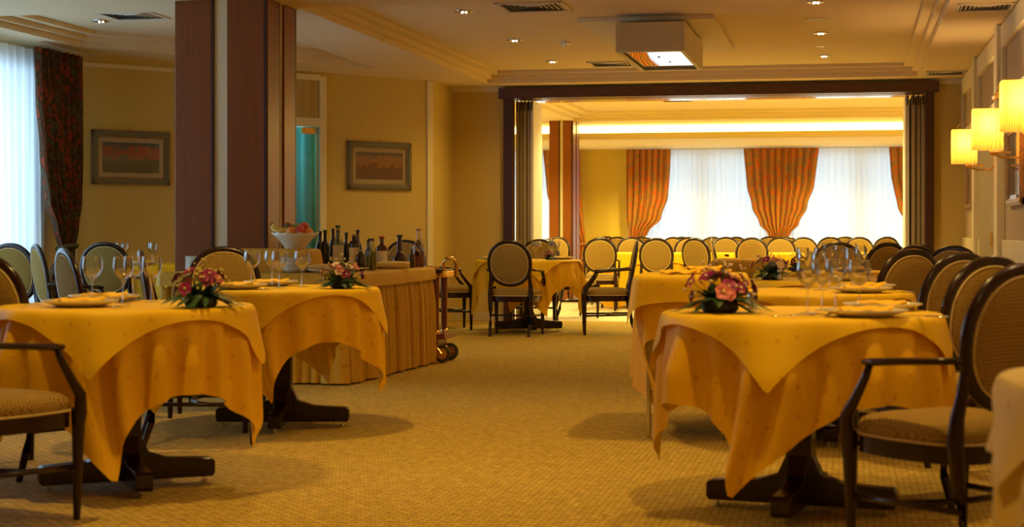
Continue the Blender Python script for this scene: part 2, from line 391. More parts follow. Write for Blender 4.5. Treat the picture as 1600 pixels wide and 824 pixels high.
# glass door
dd = MB(); wallbox(dd, atd(TD0+.02, -.04), atd(TD1-.02, -.04), .02, 2.18, .012)
door = st('door_2', dd, thinglass('door_glass', (.45, .85, .86), .05, .05))
mb = MB(); wallbox(mb, atd(TD1-.20, -.02), atd(TD1-.03, -.02), 2.12, 2.19, .045); mb.build('door_clamp', 'brass', door, bevel=.004)
mb = MB()
for q in range(60):
    t = TD0-.3+(TD1-TD0+.6)*q/59
    x, y = atd(t, -.26+.035*sin(q*1.15)+.012*sin(q*.5)); mb.v += [(x, y, .02), (x, y, 2.4)]
    if q: mb.f.append((2*q-2, 2*q, 2*q+1, 2*q-1))
tag(mb.build('hanging_curtain', 'teal', smooth=True, fix=False), 'turquoise curtain hanging behind the glass door', 'curtain')
tx = bpy.data.curves.new('lettering', 'FONT'); tx.body = 'ALAFO'; tx.size = .068; tx.align_x = 'CENTER'; tx.extrude = .0008; tx.offset = .0025; tx.materials.append(M['ventdark'])
to = bpy.data.objects.new('lettering', tx); COL.objects.link(to); to.parent = door
px_, py_ = atd(2.60, -.024); to.location = (px_, py_, 1.60)
to.rotation_euler = (pi/2, 0, atan2(dAB.y, dAB.x)); to.scale = (-1, 1, 1)
# back of the little passage behind the door
p0 = Vector(atd(TD0-.6, -.15)); p1 = Vector(atd(TD1+.6, -.15)); q0 = Vector(atd(TD0-.6, -1.2)); q1 = Vector(atd(TD1+.6, -1.2))
mb = MB(); wallbox(mb, tuple(q0), tuple(q1), 0, 2.6, .05); wallbox(mb, tuple(p0), tuple(q0), 0, 2.6, .05); wallbox(mb, tuple(q1), tuple(p1), 0, 2.6, .05)
mb.prism([tuple(p0), tuple(p1), tuple(q1), tuple(q0)], 2.6, 2.65); mb.prism([tuple(p0), tuple(p1), tuple(q1), tuple(q0)], -.05, 0)
st('wall_passage', mb, 'cream')
pt = atd((TD0+TD1)/2, -.8); point('passage_light', (pt[0], pt[1], 2.1), 22, (.75, .95, 1.0), .15)

# ceiling with recessed trays
RT = [(-4.16, 12.2), (.72, 12.2), (.72, 18.98), (-4.16, 18.98)]
LT = [(-7.02, 12.2), (-4.92, 12.2), (-4.92, 16.9), (-7.02, 14.35)]
def fill_with_holes(outer, holes, z, z1=None):
    bm = bmesh.new()
    for loop in [outer]+holes:
        vs = [bm.verts.new((x, y, z)) for x, y in loop]
        for i in range(len(vs)): bm.edges.new((vs[i], vs[(i+1) % len(vs)]))
    bmesh.ops.triangle_fill(bm, use_beauty=True, use_dissolve=False, edges=bm.edges)
    bm.verts.ensure_lookup_table()
    m = MB(); m.v = [tuple(v.co) for v in bm.verts]; m.f = [tuple(v.index for v in f.verts) for f in bm.faces]
    bm.free(); return m
def inset(poly, d):
    n = len(poly); out = []
    for i in range(n):
        p0, p1, p2 = Vector(poly[i-1]), Vector(poly[i]), Vector(poly[(i+1) % n])
        e1, e2 = (p1-p0).normalized(), (p2-p1).normalized(); n1, n2 = Vector((-e1.y, e1.x)), Vector((-e2.y, e2.x))
        k = d/max(.2, 1+n1.dot(n2)); out.append(tuple(p1+(n1+n2)*k))
    return out
def tray(name, poly, m, steps=((0, .06), (.055, .05), (.075, .03)), z=ZC):
    mb = MB(); cur = poly; zz = z; off = 0; loops = [(poly, z)]
    for dx, dz in steps:
        if dx: off += dx; loops.append((inset(poly, off), zz))
        zz += dz; loops.append((inset(poly, off), zz))
    n = len(poly)
    for p, q in zip(loops, loops[1:]):
        vs = [(x, y, p[1]) for x, y in p[0]]+[(x, y, q[1]) for x, y in q[0]]
        mb.add(vs, [(i, (i+1) % n, n+(i+1) % n, n+i) for i in range(n)])
    mb.poly(loops[-1][0], zz)
    return st(name, mb, m, fix=False)
outer = [(XL, -3), (XR, -3), (XR, YB+.02), (B.x, YB+.02), (B.x, B.y), (A.x, A.y)]
st('ceiling', fill_with_holes(outer, [RT, LT], ZC), 'ceil')
tray('ceiling', RT, 'ceil', ((0, .055), (.06, .045), (.09, .04))); tray('ceiling', LT, 'ceil', ((0, .055), (.06, .045), (.09, .04)))
for x in (-6.2, -3.2, -.4, 2.2):
    for y in (20.9, 23.8, 28.2): spot('far_room_fill', (x, y, 2.72 if y < 26 else 2.5), P_FAR, 150, (1.0, .82, .25), .1)  # fill lamps without fixtures, added to brighten the far room
# small cornice bead around walls
st('trim_23', MB().box(-4.36, YB-.015, ZC-.03, .64, .03, .06).box(1.08, YB-.015, ZC-.03, .33, .03, .06), 'wall_cream')
# roof slab above, keeps the sky out
st('ceiling', MB().prism([(-9.2, -3.3), (4.4, -3.3), (4.4, 30.4), (-9.2, 30.4)], 3.1, 3.2), 'ceil')
mb = MB(); wallbox(mb, (XL, -3), tuple(A), ZC, 3.15, .1)
st('wall_left', mb, 'ceil')

# opening frame, header
mb = MB(); mb.box(-1.565, YB-.03, 2.705, 5.07, .14, .125); st('trim_30', mb, 'header', bevel=.006)
mb = MB(); mb.box(-3.985, YB-.02, 1.325, .11, .16, 2.65); mb.box(.865, YB-.02, 1.325, .10, .16, 2.65); st('trim_31', mb, 'pillar_dark', bevel=.006)
st('trim_32', MB().box(-1.565, YB+.2, 2.70, 4.95, .28, .12), 'header')
st('trim_34', MB().box(-1.565, 20.6, 2.765, 4.9, 1.7, .03), mat('glossy_soffit', (.75, .62, .45), .12, coat=.5))
# far room shell
mb = MB(); mb.box(-8.1, 24.9, 1.45, .2, 10.6, 2.9); st('wall_far_left', mb, 'wall_far')
mb = MB(); mb.box(3.6, 24.9, 1.45, .2, 10.6, 2.9); st('wall_far_right', mb, 'wall_far')
st('wall_far_front', MB().box(-6.35, YF-.1, 1.45, 3.5, .1, 2.9).box(2.5, YF-.1, 1.45, 2.1, .1, 2.9), 'wall_far')
WINS = [(-6.9, -5.1), (-3.9, -1.35), (-1.15, 1.45)]
mb = MB(); xs = [-8.2]
for a, b in WINS: xs += [a, b]
xs.append(3.7)
for i in range(0, len(xs), 2): mb.box((xs[i]+xs[i+1])/2, 30.1, 1.45, xs[i+1]-xs[i], .2, 2.9)
for a, b in WINS: mb.box((a+b)/2, 30.1, .1, b-a, .2, .2); mb.box((a+b)/2, 30.1, 2.72, b-a, .2, .44)
st('wall_far_back', mb, 'wall_far')
fr = mat('window_frame', (.45, .42, .38), .5)
def window(n, a, b, y, z0, z1, axis='x', mull=1):
    fb = MB(); W = b-a
    def bx(u, z, su, sz, m_=fb, t=.07):
        if axis == 'x': m_.box(u, y, z, su, t, sz)
        else: m_.box(y, u, z, t, su, sz)
    bx(a+.03, (z0+z1)/2, .06, z1-z0); bx(b-.03, (z0+z1)/2, .06, z1-z0); bx((a+b)/2, z0+.03, W, .06); bx((a+b)/2, z1-.03, W, .06)
    for k in range(mull): bx(a+W*(k+1)/(mull+1), (z0+z1)/2, .12, z1-z0)
    o = st('window_%d' % n, fb, fr, bevel=.005)
    g = MB(); bx((a+b)/2, (z0+z1)/2, W-.1, z1-z0-.1, g, .008); g.build('pane', 'pane', o)
for i, (a, b) in enumerate(WINS): window(i+1, a, b, 30.1, .2, 2.5)
window(4, 7.6, 14.2, XL-.08, .12, 2.62, 'y', 3)
# far ceiling: flat strip, tray, cove slot, lower soffit
FT = [(-4.25, 21.7), (3.0, 21.7), (3.0, 25.75), (-4.25, 25.75)]
st('ceiling', fill_with_holes([(-8, YF-.25), (3.5, YF-.25), (3.5, 26.75), (-8, 26.75)], [FT], ZC), 'ceil_far')
tray('ceiling', FT, 'ceil_far', ((0, .05), (.12, .045), (.14, .04)))
st('ceiling', MB().box(-2.25, 28.35, 2.575, 11.5, 3.5, .05), 'ceil_far')
st('trim_33', MB().box(-2.25, 26.62, 2.60, 11.5, .05, .10), 'ceil_far', bevel=.008)
cl = MB().box(-2.25, 26.95, 2.70, 11.2, .03, .17).build('cove_lamp', 'cove'); tag(cl, 'warm glowing light strip in the cove above the far windows', 'light')
st('ceiling', MB().box(-2.25, 27.0, 2.72, 11.5, .04, .24), 'ceil_far')

# pillars
def pillar(n, x0, x1, y0, y1, label):
    root = thing('pillar', label, 'pillar', ((x0+x1)/2, (y0+y1)/2, 0))
    W, D = x1-x0, y1-y0
    MB().box(0, 0, ZC/2, W-.03, D-.03, ZC-.002).build('core', 'cream', root)
    def strip(u0, u1, side, m, dep=.015, nm='wood_panel'):
        c = (u0+u1)/2; L = u1-u0; b = MB()
        if side == 'f': b.box(-W/2+c, -D/2+dep/2, ZC/2, L, dep+.01, ZC-.004)
        if side == 'k': b.box(-W/2+c, D/2-dep/2, ZC/2, L, dep+.01, ZC-.004)
        if side == 'r': b.box(W/2-dep/2, -D/2+c, ZC/2, dep+.01, L, ZC-.004)
        if side == 'l': b.box(-W/2+dep/2, -D/2+c, ZC/2, dep+.01, L, ZC-.004)
        b.build(nm, m, root, bevel=.003)
    for sd, LL in (('f', W), ('k', W), ('r', D), ('l', D)):
        a = .39*LL; b_ = .56*LL
        strip(0, a, sd, 'pillar'); strip(a, a+.022, sd, 'pillar_dark', .022, 'edge_strip')
        strip(b_+.004, LL-.028, sd, 'pillar'); strip(LL-.028, LL, sd, 'pillar_dark', .02, 'edge_strip')
    return root
pillar(1, -4.93, -4.21, 11.64, 12.28, 'large wooden pillar with cream stripe behind the buffet, at left')
pillar(2, -4.62, -4.25, 25.6, 26.2, 'orange-lit wooden pillar with cream stripe in the far room')

# folding partition stacks
def partition(label, xs, y0, y1, lit):
    root = thing('folding_partition', label, 'folding door', (xs[0], y0, 0))
    for k, (x, yy) in enumerate(xs[1]):
        b = MB().box(x-xs[0], (y1-y0)/2+yy, 1.32, xs[2], y1-y0, 2.60); b.build('partition_panel', 'panel_lit' if x == lit else 'panel', root, bevel=.006)
        MB().box(x-xs[0], yy-.012, 2.58, .012, .02, .14).build('hinge', 'rubber', root)
        MB().lathe([(.012, -.01), (.012, .01)], 8, T=Matrix.Translation((x-xs[0], yy-.008, .82)) @ Matrix.Rotation(pi/2, 4, 'X')).build('knob', 'rubber', root)
    return root
partition('stack of grey-beige folding panels at the left side of the opening', (-3.9, [(-3.915+.045*k, .03*(k % 2)) for k in range(4)]+[(-3.735, 0)], .036), 19.52, 20.08, -3.735)
partition('stack of beige folding panels at the right side of the opening', (.80, [(.805-.055*k, .03*(k % 2)) for k in range(3)]+[(.628, 0)], .046), 19.52, 20.4, .628)

# ------------------------------------------------------------------ curtains
def curtain(label, pts, place, m, folds=9, amp=.045, z1=2.55, name='curtain', loopname=None, group=None, nz=44, phase=0):
    """pts: list of (z, left, right) along the wall; place(u, off, z) -> xyz"""
    pts = sorted(pts); NU = folds*10
    def ev(z):
        for (za, la, ra), (zb, lb, rb) in zip(pts, pts[1:]):
            if za <= z <= zb:
                t = (z-za)/(zb-za); t = t*t*(3-2*t) if (zb-za) < .5 else t; return la+(lb-la)*t, ra+(rb-ra)*t
        return pts[-1][1:]
    wtop = pts[-1][2]-pts[-1][1]; mb = MB(); uv = []
    for j in range(nz+1):
        z = pts[0][0]+(pts[-1][0]-pts[0][0])*j/nz; l, r = ev(z); sq = max(.25, (r-l)/wtop)
        for i in range(NU+1):
            u = i/NU; ph = 2*pi*folds*u+phase+.5*sin(5*u+z*1.3)
            off = amp*(sq**.35)*(sin(ph)+.25*sin(2.3*ph+z))
            mb.v.append(place(l+(r-l)*u+.25*amp*sq*cos(ph), off, z)); uv.append((u*wtop*1.6, z))
    for j in range(nz):
        for i in range(NU):
            a = j*(NU+1)+i; mb.f.append((a, a+1, a+NU+2, a+NU+1))
    o = mb.build(name, m, smooth=True, fix=False, uv=uv); tag(o, label, 'curtain', group)
    return o
farp = lambda y: (lambda u, o, z: (u, y+o, z))
sidep = lambda x: (lambda u, o, z: (x+o, u, z))
curtain('white sheer curtain of the far room between the left drape and the centre drape', [(.03, -3.95, -1.3), (2.53, -3.95, -1.3)], farp(29.80), 'sheer', 24, .02, name='sheer_curtain')
curtain('white sheer curtain of the far room right of the centre drape', [(.03, -1.25, 1.55), (2.53, -1.25, 1.55)], farp(29.80), 'sheer', 24, .02, name='sheer_curtain')
curtain('white sheer curtain at the far left window, left of the far pillar', [(.03, -7.0, -5.0), (2.53, -7.0, -5.0)], farp(29.80), 'sheer', 18, .02, name='sheer_curtain')
curtain('white sheer curtain at the left edge, glowing with blue daylight', [(.03, 7.4, 14.3), (2.74, 7.4, 14.3)], sidep(-7.36), 'sheer', 46, .022, name='sheer_curtain')
def tie(label_parent, p, r, m):
    b = MB(); b.tube([(p[0]+r[0]*cos(a*pi/8), p[1]+r[1]*sin(a*pi/8), p[2]+.02*cos(a*pi/8)) for a in range(16)], .022, 8, True)
    b.build('tieback', m, label_parent, smooth=True)
c = curtain('rust patterned drape tied to the left, beside the yellow wall', [(.03, -3.98, -3.45), (.55, -3.98, -3.5), (.86, -3.92, -3.68), (1.05, -3.92, -3.55), (1.3, -3.95, -3.33), (1.7, -3.96, -3.21), (2.2, -3.96, -3.17), (2.53, -3.96, -3.16)], farp(29.62), 'drape_far', 7, .05)
tie(c, (-3.8, 29.62, .88), (.15, .08), 'drape_far')
c = curtain('rust patterned drape gathered to a point between the two far windows', [(.03, -1.5, -1.05), (.5, -1.46, -1.1), (.82, -1.33, -1.2), (1.0, -1.44, -1.06), (1.2, -1.60, -.90), (1.5, -1.73, -.76), (1.9, -1.82, -.64), (2.53, -1.88, -.56)], farp(29.62), 'drape_far', 10, .05)
tie(c, (-1.265, 29.62, .84), (.10, .08), 'drape_far')
c = curtain('rust patterned drape at the right edge of the far opening, tied right', [(.03, .95, 1.6), (.8, 1.15, 1.6), (1.1, .98, 1.6), (1.5, .78, 1.6), (2.0, .67, 1.6), (2.53, .63, 1.6)], farp(29.62), 'drape_far', 8, .05)
tie(c, (1.37, 29.62, .85), (.22, .08), 'drape_far')
c = curtain('dark rust drape half hidden behind the far pillar', [(.03, -5.1, -4.72), (.8, -4.95, -4.68), (1.2, -5.2, -4.72), (1.7, -5.4, -4.78), (2.53, -5.48, -4.80)], farp(29.62), 'drape_far', 6, .05)
tie(c, (-4.82, 29.62, .82), (.14, .08), 'drape_far')
c = curtain('dark green and red floral drape tied back at the left window', [(.03, 14.05, 14.62), (.6, 14.1, 14.6), (.9, 14.36, 14.62), (1.1, 14.25, 14.70), (1.35, 14.08, 14.76), (1.8, 13.97, 14.78), (2.3, 13.88, 14.78), (2.74, 13.84, 14.78)], sidep(-7.22), 'drape', 7, .05)
tie(c, (-7.22, 14.49, .92), (.07, .14), 'drape')

# ------------------------------------------------------------------ ceiling fixtures
def downlight(label, x, y, z=ZT, r=.075, lit=True):
    root = thing('downlight', label, 'ceiling light', (x, y, z))
    MB().lathe([(r*.55, -.002), (r*.8, -.012), (r, -.010), (r, 0)], 24, cap=False).build('trim_ring', 'chrome', root, smooth=True)
    MB().lathe([(.001, -.004), (r*.55, -.003)], 20, cap=False).build('reflector', 'steel', root)
    for k in range(3):
        a = k*2.1+.4; MB().sphere((r*.28*cos(a), r*.28*sin(a), -.012), r*.13).build('bulb', 'led', root, smooth=True)
    spot('downlight_beam', (x, y, z-.06), P_DOWN if lit else 3, 150)
names = ['nearest', 'middle', 'farthest']
for k, y in enumerate((13.66, 15.82, 17.9)):
    downlight('round silver downlight, %s of the left row in the ceiling tray' % names[k], -3.2, y)
    downlight('round silver downlight, %s of the right row in the ceiling tray' % names[k], -.28, y)
downlight('round silver downlight in the left ceiling tray beside the vent', -6.48, 13.64, lit=False)
# lamps of the near half of the room, above and behind the camera
for x in (-5.6, -3.0, -.3):
    for y in (1.5, 5.6, 8.6): 
        l = spot('room_downlight', (x, y, ZC-.04), P_DOWN*(2.3 if x > -5 else .10), 112, LAMP, .04)
r_ = thing('ceiling_speaker', 'flat round white plate between the right ceiling downlights', 'speaker', (-.29, 14.82, ZT))
MB().lathe([(.001, -.006), (.10, -.006), (.115, -.008), (.12, 0)], 28, cap=False).build('grille', 'vent', r_, smooth=True)
r_ = thing('ceiling_spot', 'tiny silver ceiling spot before the farthest right downlight', 'ceiling light', (-.30, 16.98, ZT))
MB().lathe([(.001, -.01), (.03, -.01), (.045, -.006), (.05, 0)], 18, cap=False).build('lens', 'chrome', r_, smooth=True)
r_ = thing('smoke_detector', 'small white smoke detector on the ceiling left of the boxed fixture', 'smoke detector', (-2.75, 16.08, ZT))
MB().lathe([(.055, 0), (.055, -.02), (.04, -.032), (.001, -.034)], 20).build('base', 'china', r_, smooth=True, auto=40)
MB().lathe([(.022, -.03), (.022, -.055), (.001, -.058)], 14).build('sensor', 'china', r_, smooth=True, auto=40)
def vent(label, x, y, z, s, rz=0):
    root = thing('ceiling_vent', label, 'air vent', (x, y, z), rz)
    MB().box(0, 0, -.003, s*.9, s*.9, .004).build('backing', 'ventdark', root)
    f = MB()
    for k in (-1, 1): f.box(k*s*.47, 0, -.005, s*.06, s, .010); f.box(0, k*s*.47, -.008, s, s*.06, .014)
    f.build('frame', 'vent', root, bevel=.002)
    n = 5
    for k in range(n):
        h = s*(.42-.075*k); b = MB()
        q = [(-h, -h), (h, -h), (h, h), (-h, h)]
        h2 = h-s*.020; q2 = [(-h2, -h2), (h2, -h2), (h2, h2), (-h2, h2)]
        vs = [(x_, y_, -.004) for x_, y_ in q]+[(x_, y_, -.010) for x_, y_ in q2]
        b.add(vs, [(i, (i+1) % 4, 4+(i+1) % 4, 4+i) for i in range(4)]); b.build('louvre', 'vent', root, fix=False)
    return root
vent('square louvred air vent in the ceiling tray at the top left of the boxed fixture', -2.57, 13.5, ZT, .56)
vent('square louvred air vent in the ceiling tray close to the far opening', -2.6, 18.3, ZT, .5)
vent('square louvred air vent in the left room ceiling beside a downlight', -6.05, 13.35, ZT, .5)
vent('square louvred air vent above the right wall lamps, nearest', 1.0, 13.17, ZC, .42)
vent('square louvred air vent in the low ceiling at the far right corner', 1.0, 18.6, ZC, .42)
vent('small air vent in the yellow ceiling of the far room', -2.42, 23.6, ZT, .45)
# boxed ceiling fixture
r_ = thing('ceiling_fixture', 'boxed ceiling fixture with pleated sides and mirrored underside', 'ceiling fixture', (-1.68, 15.0, ZT))
MB().box(-.06, .55, -.02, 1.18, 2.5, .04).build('mounting_plate', 'plaster', r_, bevel=.006)
b = MB()
for k in (-1, 1): b.box(k*.29, 0, -.20, .012, 1.75, .25); b.box(0, k*.87, -.20, .59, .012, .25)
b.build('pleated_shroud', 'plaster', r_)
for yy in (-.88, .862):
    b = MB()
    for k in range(36): b.box(-.285+k*.0163, yy, -.20, .007, .008, .245)
    b.build('pleats', 'plaster', r_)
b = MB()
for k in (-1, 1): b.box(k*.27, 0, -.322, .03, 1.7, .01); b.box(0, k*.84, -.322, .54, .03, .01)
b.build('rim', 'wall_cream', r_)
MB().box(0, 0, -.30, .54, 1.68, .008).build('mirror_panel', 'mirror', r_)
MB().lathe([(.012, -.31), (.012, -.306)], 10, 0, -.2).lathe([(.012, -.31), (.012, -.306)], 10, .05, .25).build('fixing_screw', 'rubber', r_)

# ------------------------------------------------------------------ wall lamps and pictures
def sconce(label, y):
    root = thing('wall_lamp', label, 'wall lamp', (XR, y, 1.80), 0, None)
    b = MB(); W = .10; H = .145; n = 14
    pts = []
    for s_ in range(4):
        for k in range(n):
            t = -1+2*k/n; o_ = W+(.004 if k % 2 else 0)
            p = [(t*W, -o_), (o_, t*W), (-t*W, o_), (-o_, -t*W)][s_]; pts.append(p)
    N = len(pts); vs = [(-.295+x_, y_, -H) for x_, y_ in pts]+[(-.295+x_, y_, H) for x_, y_ in pts]
    b.add(vs, [(i, (i+1) % N, N+(i+1) % N, N+i) for i in range(N)]); b.build('lamp_shade', 'shade', root)
    MB().box(-.012, 0, -.12, .024, .08, .16).build('wall_plate', 'brass', root, bevel=.004)
    MB().tube([(-.02, 0, -.14), (-.08, 0, -.20), (-.18, 0, -.20), (-.27, 0, -.17), (-.295, 0, -.12)], .009, 8).build('arm', 'brass', root, smooth=True)
    MB().box(-.20, 0, -.165, .14, .06, .016).build('bracket', 'brass', root, bevel=.003)
    MB().sphere((-.295, 0, -.02), .026, sc=(1, 1, 1.4)).build('bulb', 'bulb', root, smooth=True)
    MB().lathe([(.014, -.12), (.014, -.05)], 10, -.295, 0).build('lamp_holder', 'china', root)
    point('lamp_glow', (XR-.295, y, 1.84), P_SCONCE, (1.0, .66, .26), .03)
sconce('lit box wall lamp with pleated yellow shade, nearest one at the right edge', 10.05)
sconce('lit box wall lamp with pleated yellow shade, middle of three on the right wall', 12.35)
sconce('lit box wall lamp with pleated yellow shade, farthest of three on the right wall', 14.85)
for y in (3.0, 5.4, 7.7): point('lamp_glow', (XR-.295, y, 1.84), P_SCONCE*.8, (1.0, .66, .26), .05)
def picmat(name, sky, land, accent):
    m, nt, p = nodes(name); tc = nt.nodes.new('ShaderNodeTexCoord'); sp = nt.nodes.new('ShaderNodeSeparateXYZ')
    n = nt.nodes.new('ShaderNodeTexNoise'); n.inputs['Scale'].default_value = 14; n.inputs['Detail'].default_value = 3
    nt.links.new(tc.outputs['Object'], n.inputs['Vector']); nt.links.new(tc.outputs['Object'], sp.inputs[0])
    a = nt.nodes.new('ShaderNodeMath'); a.operation = 'MULTIPLY_ADD'; a.inputs[1].default_value = .28; nt.links.new(n.outputs['Fac'], a.inputs[0]); nt.links.new(sp.outputs[2], a.inputs[2])
    r = nt.nodes.new('ShaderNodeValToRGB'); e = r.color_ramp.elements; e[0].position = .0; e[0].color = (*land, 1); e[1].position = .27; e[1].color = (*sky, 1)
    x = e.new(.12); x.color = (*land, 1); x = e.new(.16); x.color = (*accent, 1); x = e.new(.21); x.color = (*accent, 1)
    nt.links.new(a.outputs[0], r.inputs[0]); nt.links.new(r.outputs[0], p.inputs['Base Color']); p.inputs['Roughness'].default_value = .6
    return m
def picture(label, c, rz, W, H, art, glassy=True, fw=.075, fm=('gilt', 'greenframe')):
    """local x along wall, -y into the room"""
    root = thing('framed_picture', label, 'picture', c, rz)
    for k, (w_, t_, m_) in enumerate(((fw, .03, fm[0]), (fw*.55, .042, fm[1]))):
        o_ = 0 if k == 0 else fw*.22; b = MB()
        for s_ in (-1, 1):
            b.box(s_*(W/2-o_-w_/2), -t_/2, 0, w_, t_, H-2*o_); b.box(0, -t_/2, s_*(H/2-o_-w_/2), W-2*o_, t_, w_)
        b.build('frame' if k == 0 else 'frame_moulding', m_, root, bevel=.006)
    iw, ih = W-2*fw, H-2*fw
    MB().box(0, -.010, 0, iw, .006, ih).build('mount', 'mount', root)
    MB().box(0, -.0145, 0, iw-.09, .004, ih-.09).build('artwork', art, root)
    if glassy: MB().box(0, -.020, 0, iw, .002, ih).build('pane', thinglass('picture_glass', (1, 1, 1), .03, .02), root)
    MB().tube([(-.02, -.004, H/2), (0, -.006, H/2+.025), (.02, -.004, H/2)], .003, 6).build('hook', 'brass', root)
    return root
angw = atan2(dAB.y, dAB.x)
def wpos(t, z): x, y = atd(t, .002); return (x, y, z)
art1 = picmat('art_fields', (.10, .12, .17), (.12, .12, .04), (.45, .10, .04))
art2 = picmat('art_houses', (.16, .15, .16), (.18, .06, .04), (.40, .16, .06))
art3 = picmat('art_sepia', (.55, .42, .26), (.34, .20, .10), (.20, .10, .05))
picture('framed landscape with red field on the left wall, left of the wooden pillar', wpos(.735, 1.80), angw, .86, .54, art1)
picture('framed picture with red houses on the wall above the bottles', wpos(3.78, 1.795), angw, .88, .54, art2)
pr = picture('tall framed sepia print on the right wall behind the lamps, nearer', (XR-.002, 13.25, 1.58), -pi/2, 1.15, .62, art3, True, .06, ('gilt_light', 'gilt_light'))
MB().box(0, -.032, -.26, .5, .004, .06).build('title_plate', 'steel', pr)
picture('framed sepia print on the right wall close to the far corner', (XR-.002, 18.25, 1.56), -pi/2, .95, .52, art3, True, .06, ('gilt_light', 'gilt_light'))
def piclight(label, y, z):
    root = thing('picture_light', label, 'picture light', (XR, y, z))
    MB().tube([(0, 0, -.02), (-.03, 0, .05), (-.09, 0, .09), (-.14, 0, .06), (-.16, 0, .0)], .006, 8).build('arm', 'brass', root, smooth=True)
    MB().lathe([(.024, -.13), (.024, .13)], 12, T=Matrix.Translation((-.16, 0, -.02)) @ Matrix.Rotation(pi/2, 4, 'X')).build('lamp_tube', 'brass', root, smooth=True, auto=40)
    MB().box(-.008, 0, -.04, .016, .05, .08).build('wall_plate', 'brass', root, bevel=.003)
piclight('brass picture light on a curved neck above the nearer sepia print', 13.25, 2.13)
piclight('brass picture light on a curved neck above the farther sepia print', 18.1, 2.13)

# ================================================================== CHAIRS
def chair(name, arms=True):
    root = thing(name, '', 'chair')
    # seat cushion
    b = MB(); n = 12; rows = []
    def outline(sc, k):
        pts = []
        for i in range(40):
            a = 2*pi*i/40; c_, s_ = cos(a), sin(a)
            x = math.copysign(abs(c_)**.45, c_); y = math.copysign(abs(s_)**.45, s_)
            wx = .262 if y > 0 else .262-.035*(-y)
            pts.append((x*wx*sc, y*.245*sc))
        return pts
    prof = [(.96, .405), (1.0, .42), (1.0, .44), (.97, .458), (.88, .472), (.7, .481), (.4, .486), (.02, .488)]
    vs = []; fs = []
    for sc, z in prof: vs += [(x, y, z) for x, y in outline(sc, 0)]
    for j in range(len(prof)-1):
        for i in range(40): k = (i+1) % 40; fs.append((j*40+i, j*40+k, (j+1)*40+k, (j+1)*40+i))
    fs.append(tuple(range(40))[::-1]); b.add(vs, fs); b.build('seat', 'fabric', root, smooth=True)
    b = MB(); b.tube([(x, y, .412) for x, y in outline(1.005, 0)], .0045, 6, True); b.build('seat_piping', 'piping', root, smooth=True)
    # seat rail
    b = MB(); vs = []
    for sc, z in ((.99, .35), (.99, .408)): vs += [(x, y, z) for x, y in outline(sc, 0)]
    fs = [(i, (i+1) % 40, 40+(i+1) % 40, 40+i) for i in range(40)]; fs += [tuple(range(40))[::-1], tuple(range(40, 80))]
    b.add(vs, fs); b.build('seat_rail', 'dark', root, smooth=True, auto=40)
    # legs
    for s_ in (-1, 1):
        b = MB(); b.tube([(s_*.245, .225, .42), (s_*.247, .227, .34), (s_*.245, .225, .2), (s_*.243, .223, 0)], [.027, .026, .020, .014], 8); b.build('leg', 'dark', root, smooth=True, auto=50)
        b = MB(); b.tube([(s_*.20, -.315, 0), (s_*.203, -.275, .12), (s_*.207, -.245, .28), (s_*.21, -.235, .42), (s_*.208, -.242, .50), (s_*.200, -.258, .58), (s_*.205, -.268, .64)],
                         [.015, .019, .024, .029, .024, .020, .014], 8); b.build('leg', 'dark', root, smooth=True, auto=50)
    # oval back
    tilt = Matrix.Translation((0, -.285, .742)) @ Matrix.Rotation(radians(10), 4, 'X')
    a_, b_ = .212, .222; N = 48
    def el(t, ra, rb, e=.92): c_, s_ = cos(t), sin(t); return (math.copysign(abs(c_)**e, c_)*ra, 0, math.copysign(abs(s_)**e, s_)*rb)
    b = MB(); b.tube([el(2*pi*i/N, a_, b_) for i in range(N)], [(.021, .017)]*N, 8, True, T=tilt, up=(0, 1, 0)); b.build('back_frame', 'dark', root, smooth=True)
    b = MB(); prof = [(.98, 0), (.97, .012), (.90, .020), (.7, .026), (.35, .029), (.01, .030)]
    for sg in (1, -1):
        vs = []; fs = []
        for sc, y in prof: vs += [(el(2*pi*i/N, (a_-.012)*sc, (b_-.012)*sc)[0], y*sg, el(2*pi*i/N, (a_-.012)*sc, (b_-.012)*sc)[2]) for i in range(N)]
        for j in range(len(prof)-1):
            for i in range(N): k = (i+1) % N; fs.append((j*N+i, j*N+k, (j+1)*N+k, (j+1)*N+i))
        b.add(vs, fs, tilt)
    pad = b.build('back_pad', 'fabric', root, smooth=True)
    b = MB()
    for sg in (-1, 1): b.tube([Vector(el(2*pi*i/N, a_-.020, b_-.020))+Vector((0, sg*.015, 0)) for i in range(N)], .0045, 6, True, T=tilt)
    b.build('piping', 'piping', pad, smooth=True)
    # stretchers
    for s_ in (-1, 1): MB().tube([(s_*.244, .224, .20), (s_*.23, 0, .205), (s_*.205, -.262, .21)], .011, 8).build('stretcher', 'dark', root, smooth=True)
    MB().tube([(-.23, .0, .205), (-.12, -.05, .205), (0, -.065, .205), (.12, -.05, .205), (.23, 0, .205)], .011, 8).build('stretcher', 'dark', root, smooth=True)
    if arms:
        for s_ in (-1, 1):
            b = MB(); b.tube([(s_*.222, -.285, .68), (s_*.250, -.18, .672), (s_*.268, -.05, .664), (s_*.275, .06, .655), (s_*.272, .115, .652)], [(.014, .012), (.017, .012), (.02, .013), (.022, .014), (.02, .012)], 8)
            b.build('armrest', 'dark', root, smooth=True)
            b = MB(); b.tube([(s_*.272, .09, .655), (s_*.273, .115, .60), (s_*.272, .165, .53), (s_*.268, .215, .47), (s_*.255, .232, .40), (s_*.247, .227, .34)], [.013, .015, .018, .023, .025, .022], 8)
            b.build('arm_support', 'dark', root, smooth=True)
    return root
armchair = Proto(chair('dining_armchair', True)); sidechair = Proto(chair('dining_chair', False))
def put(P, x, y, heading, label, group=None): return P.at(label, (x, y, 0), radians(heading-90), group)
D_ = 'dark wood oval-back armchair '
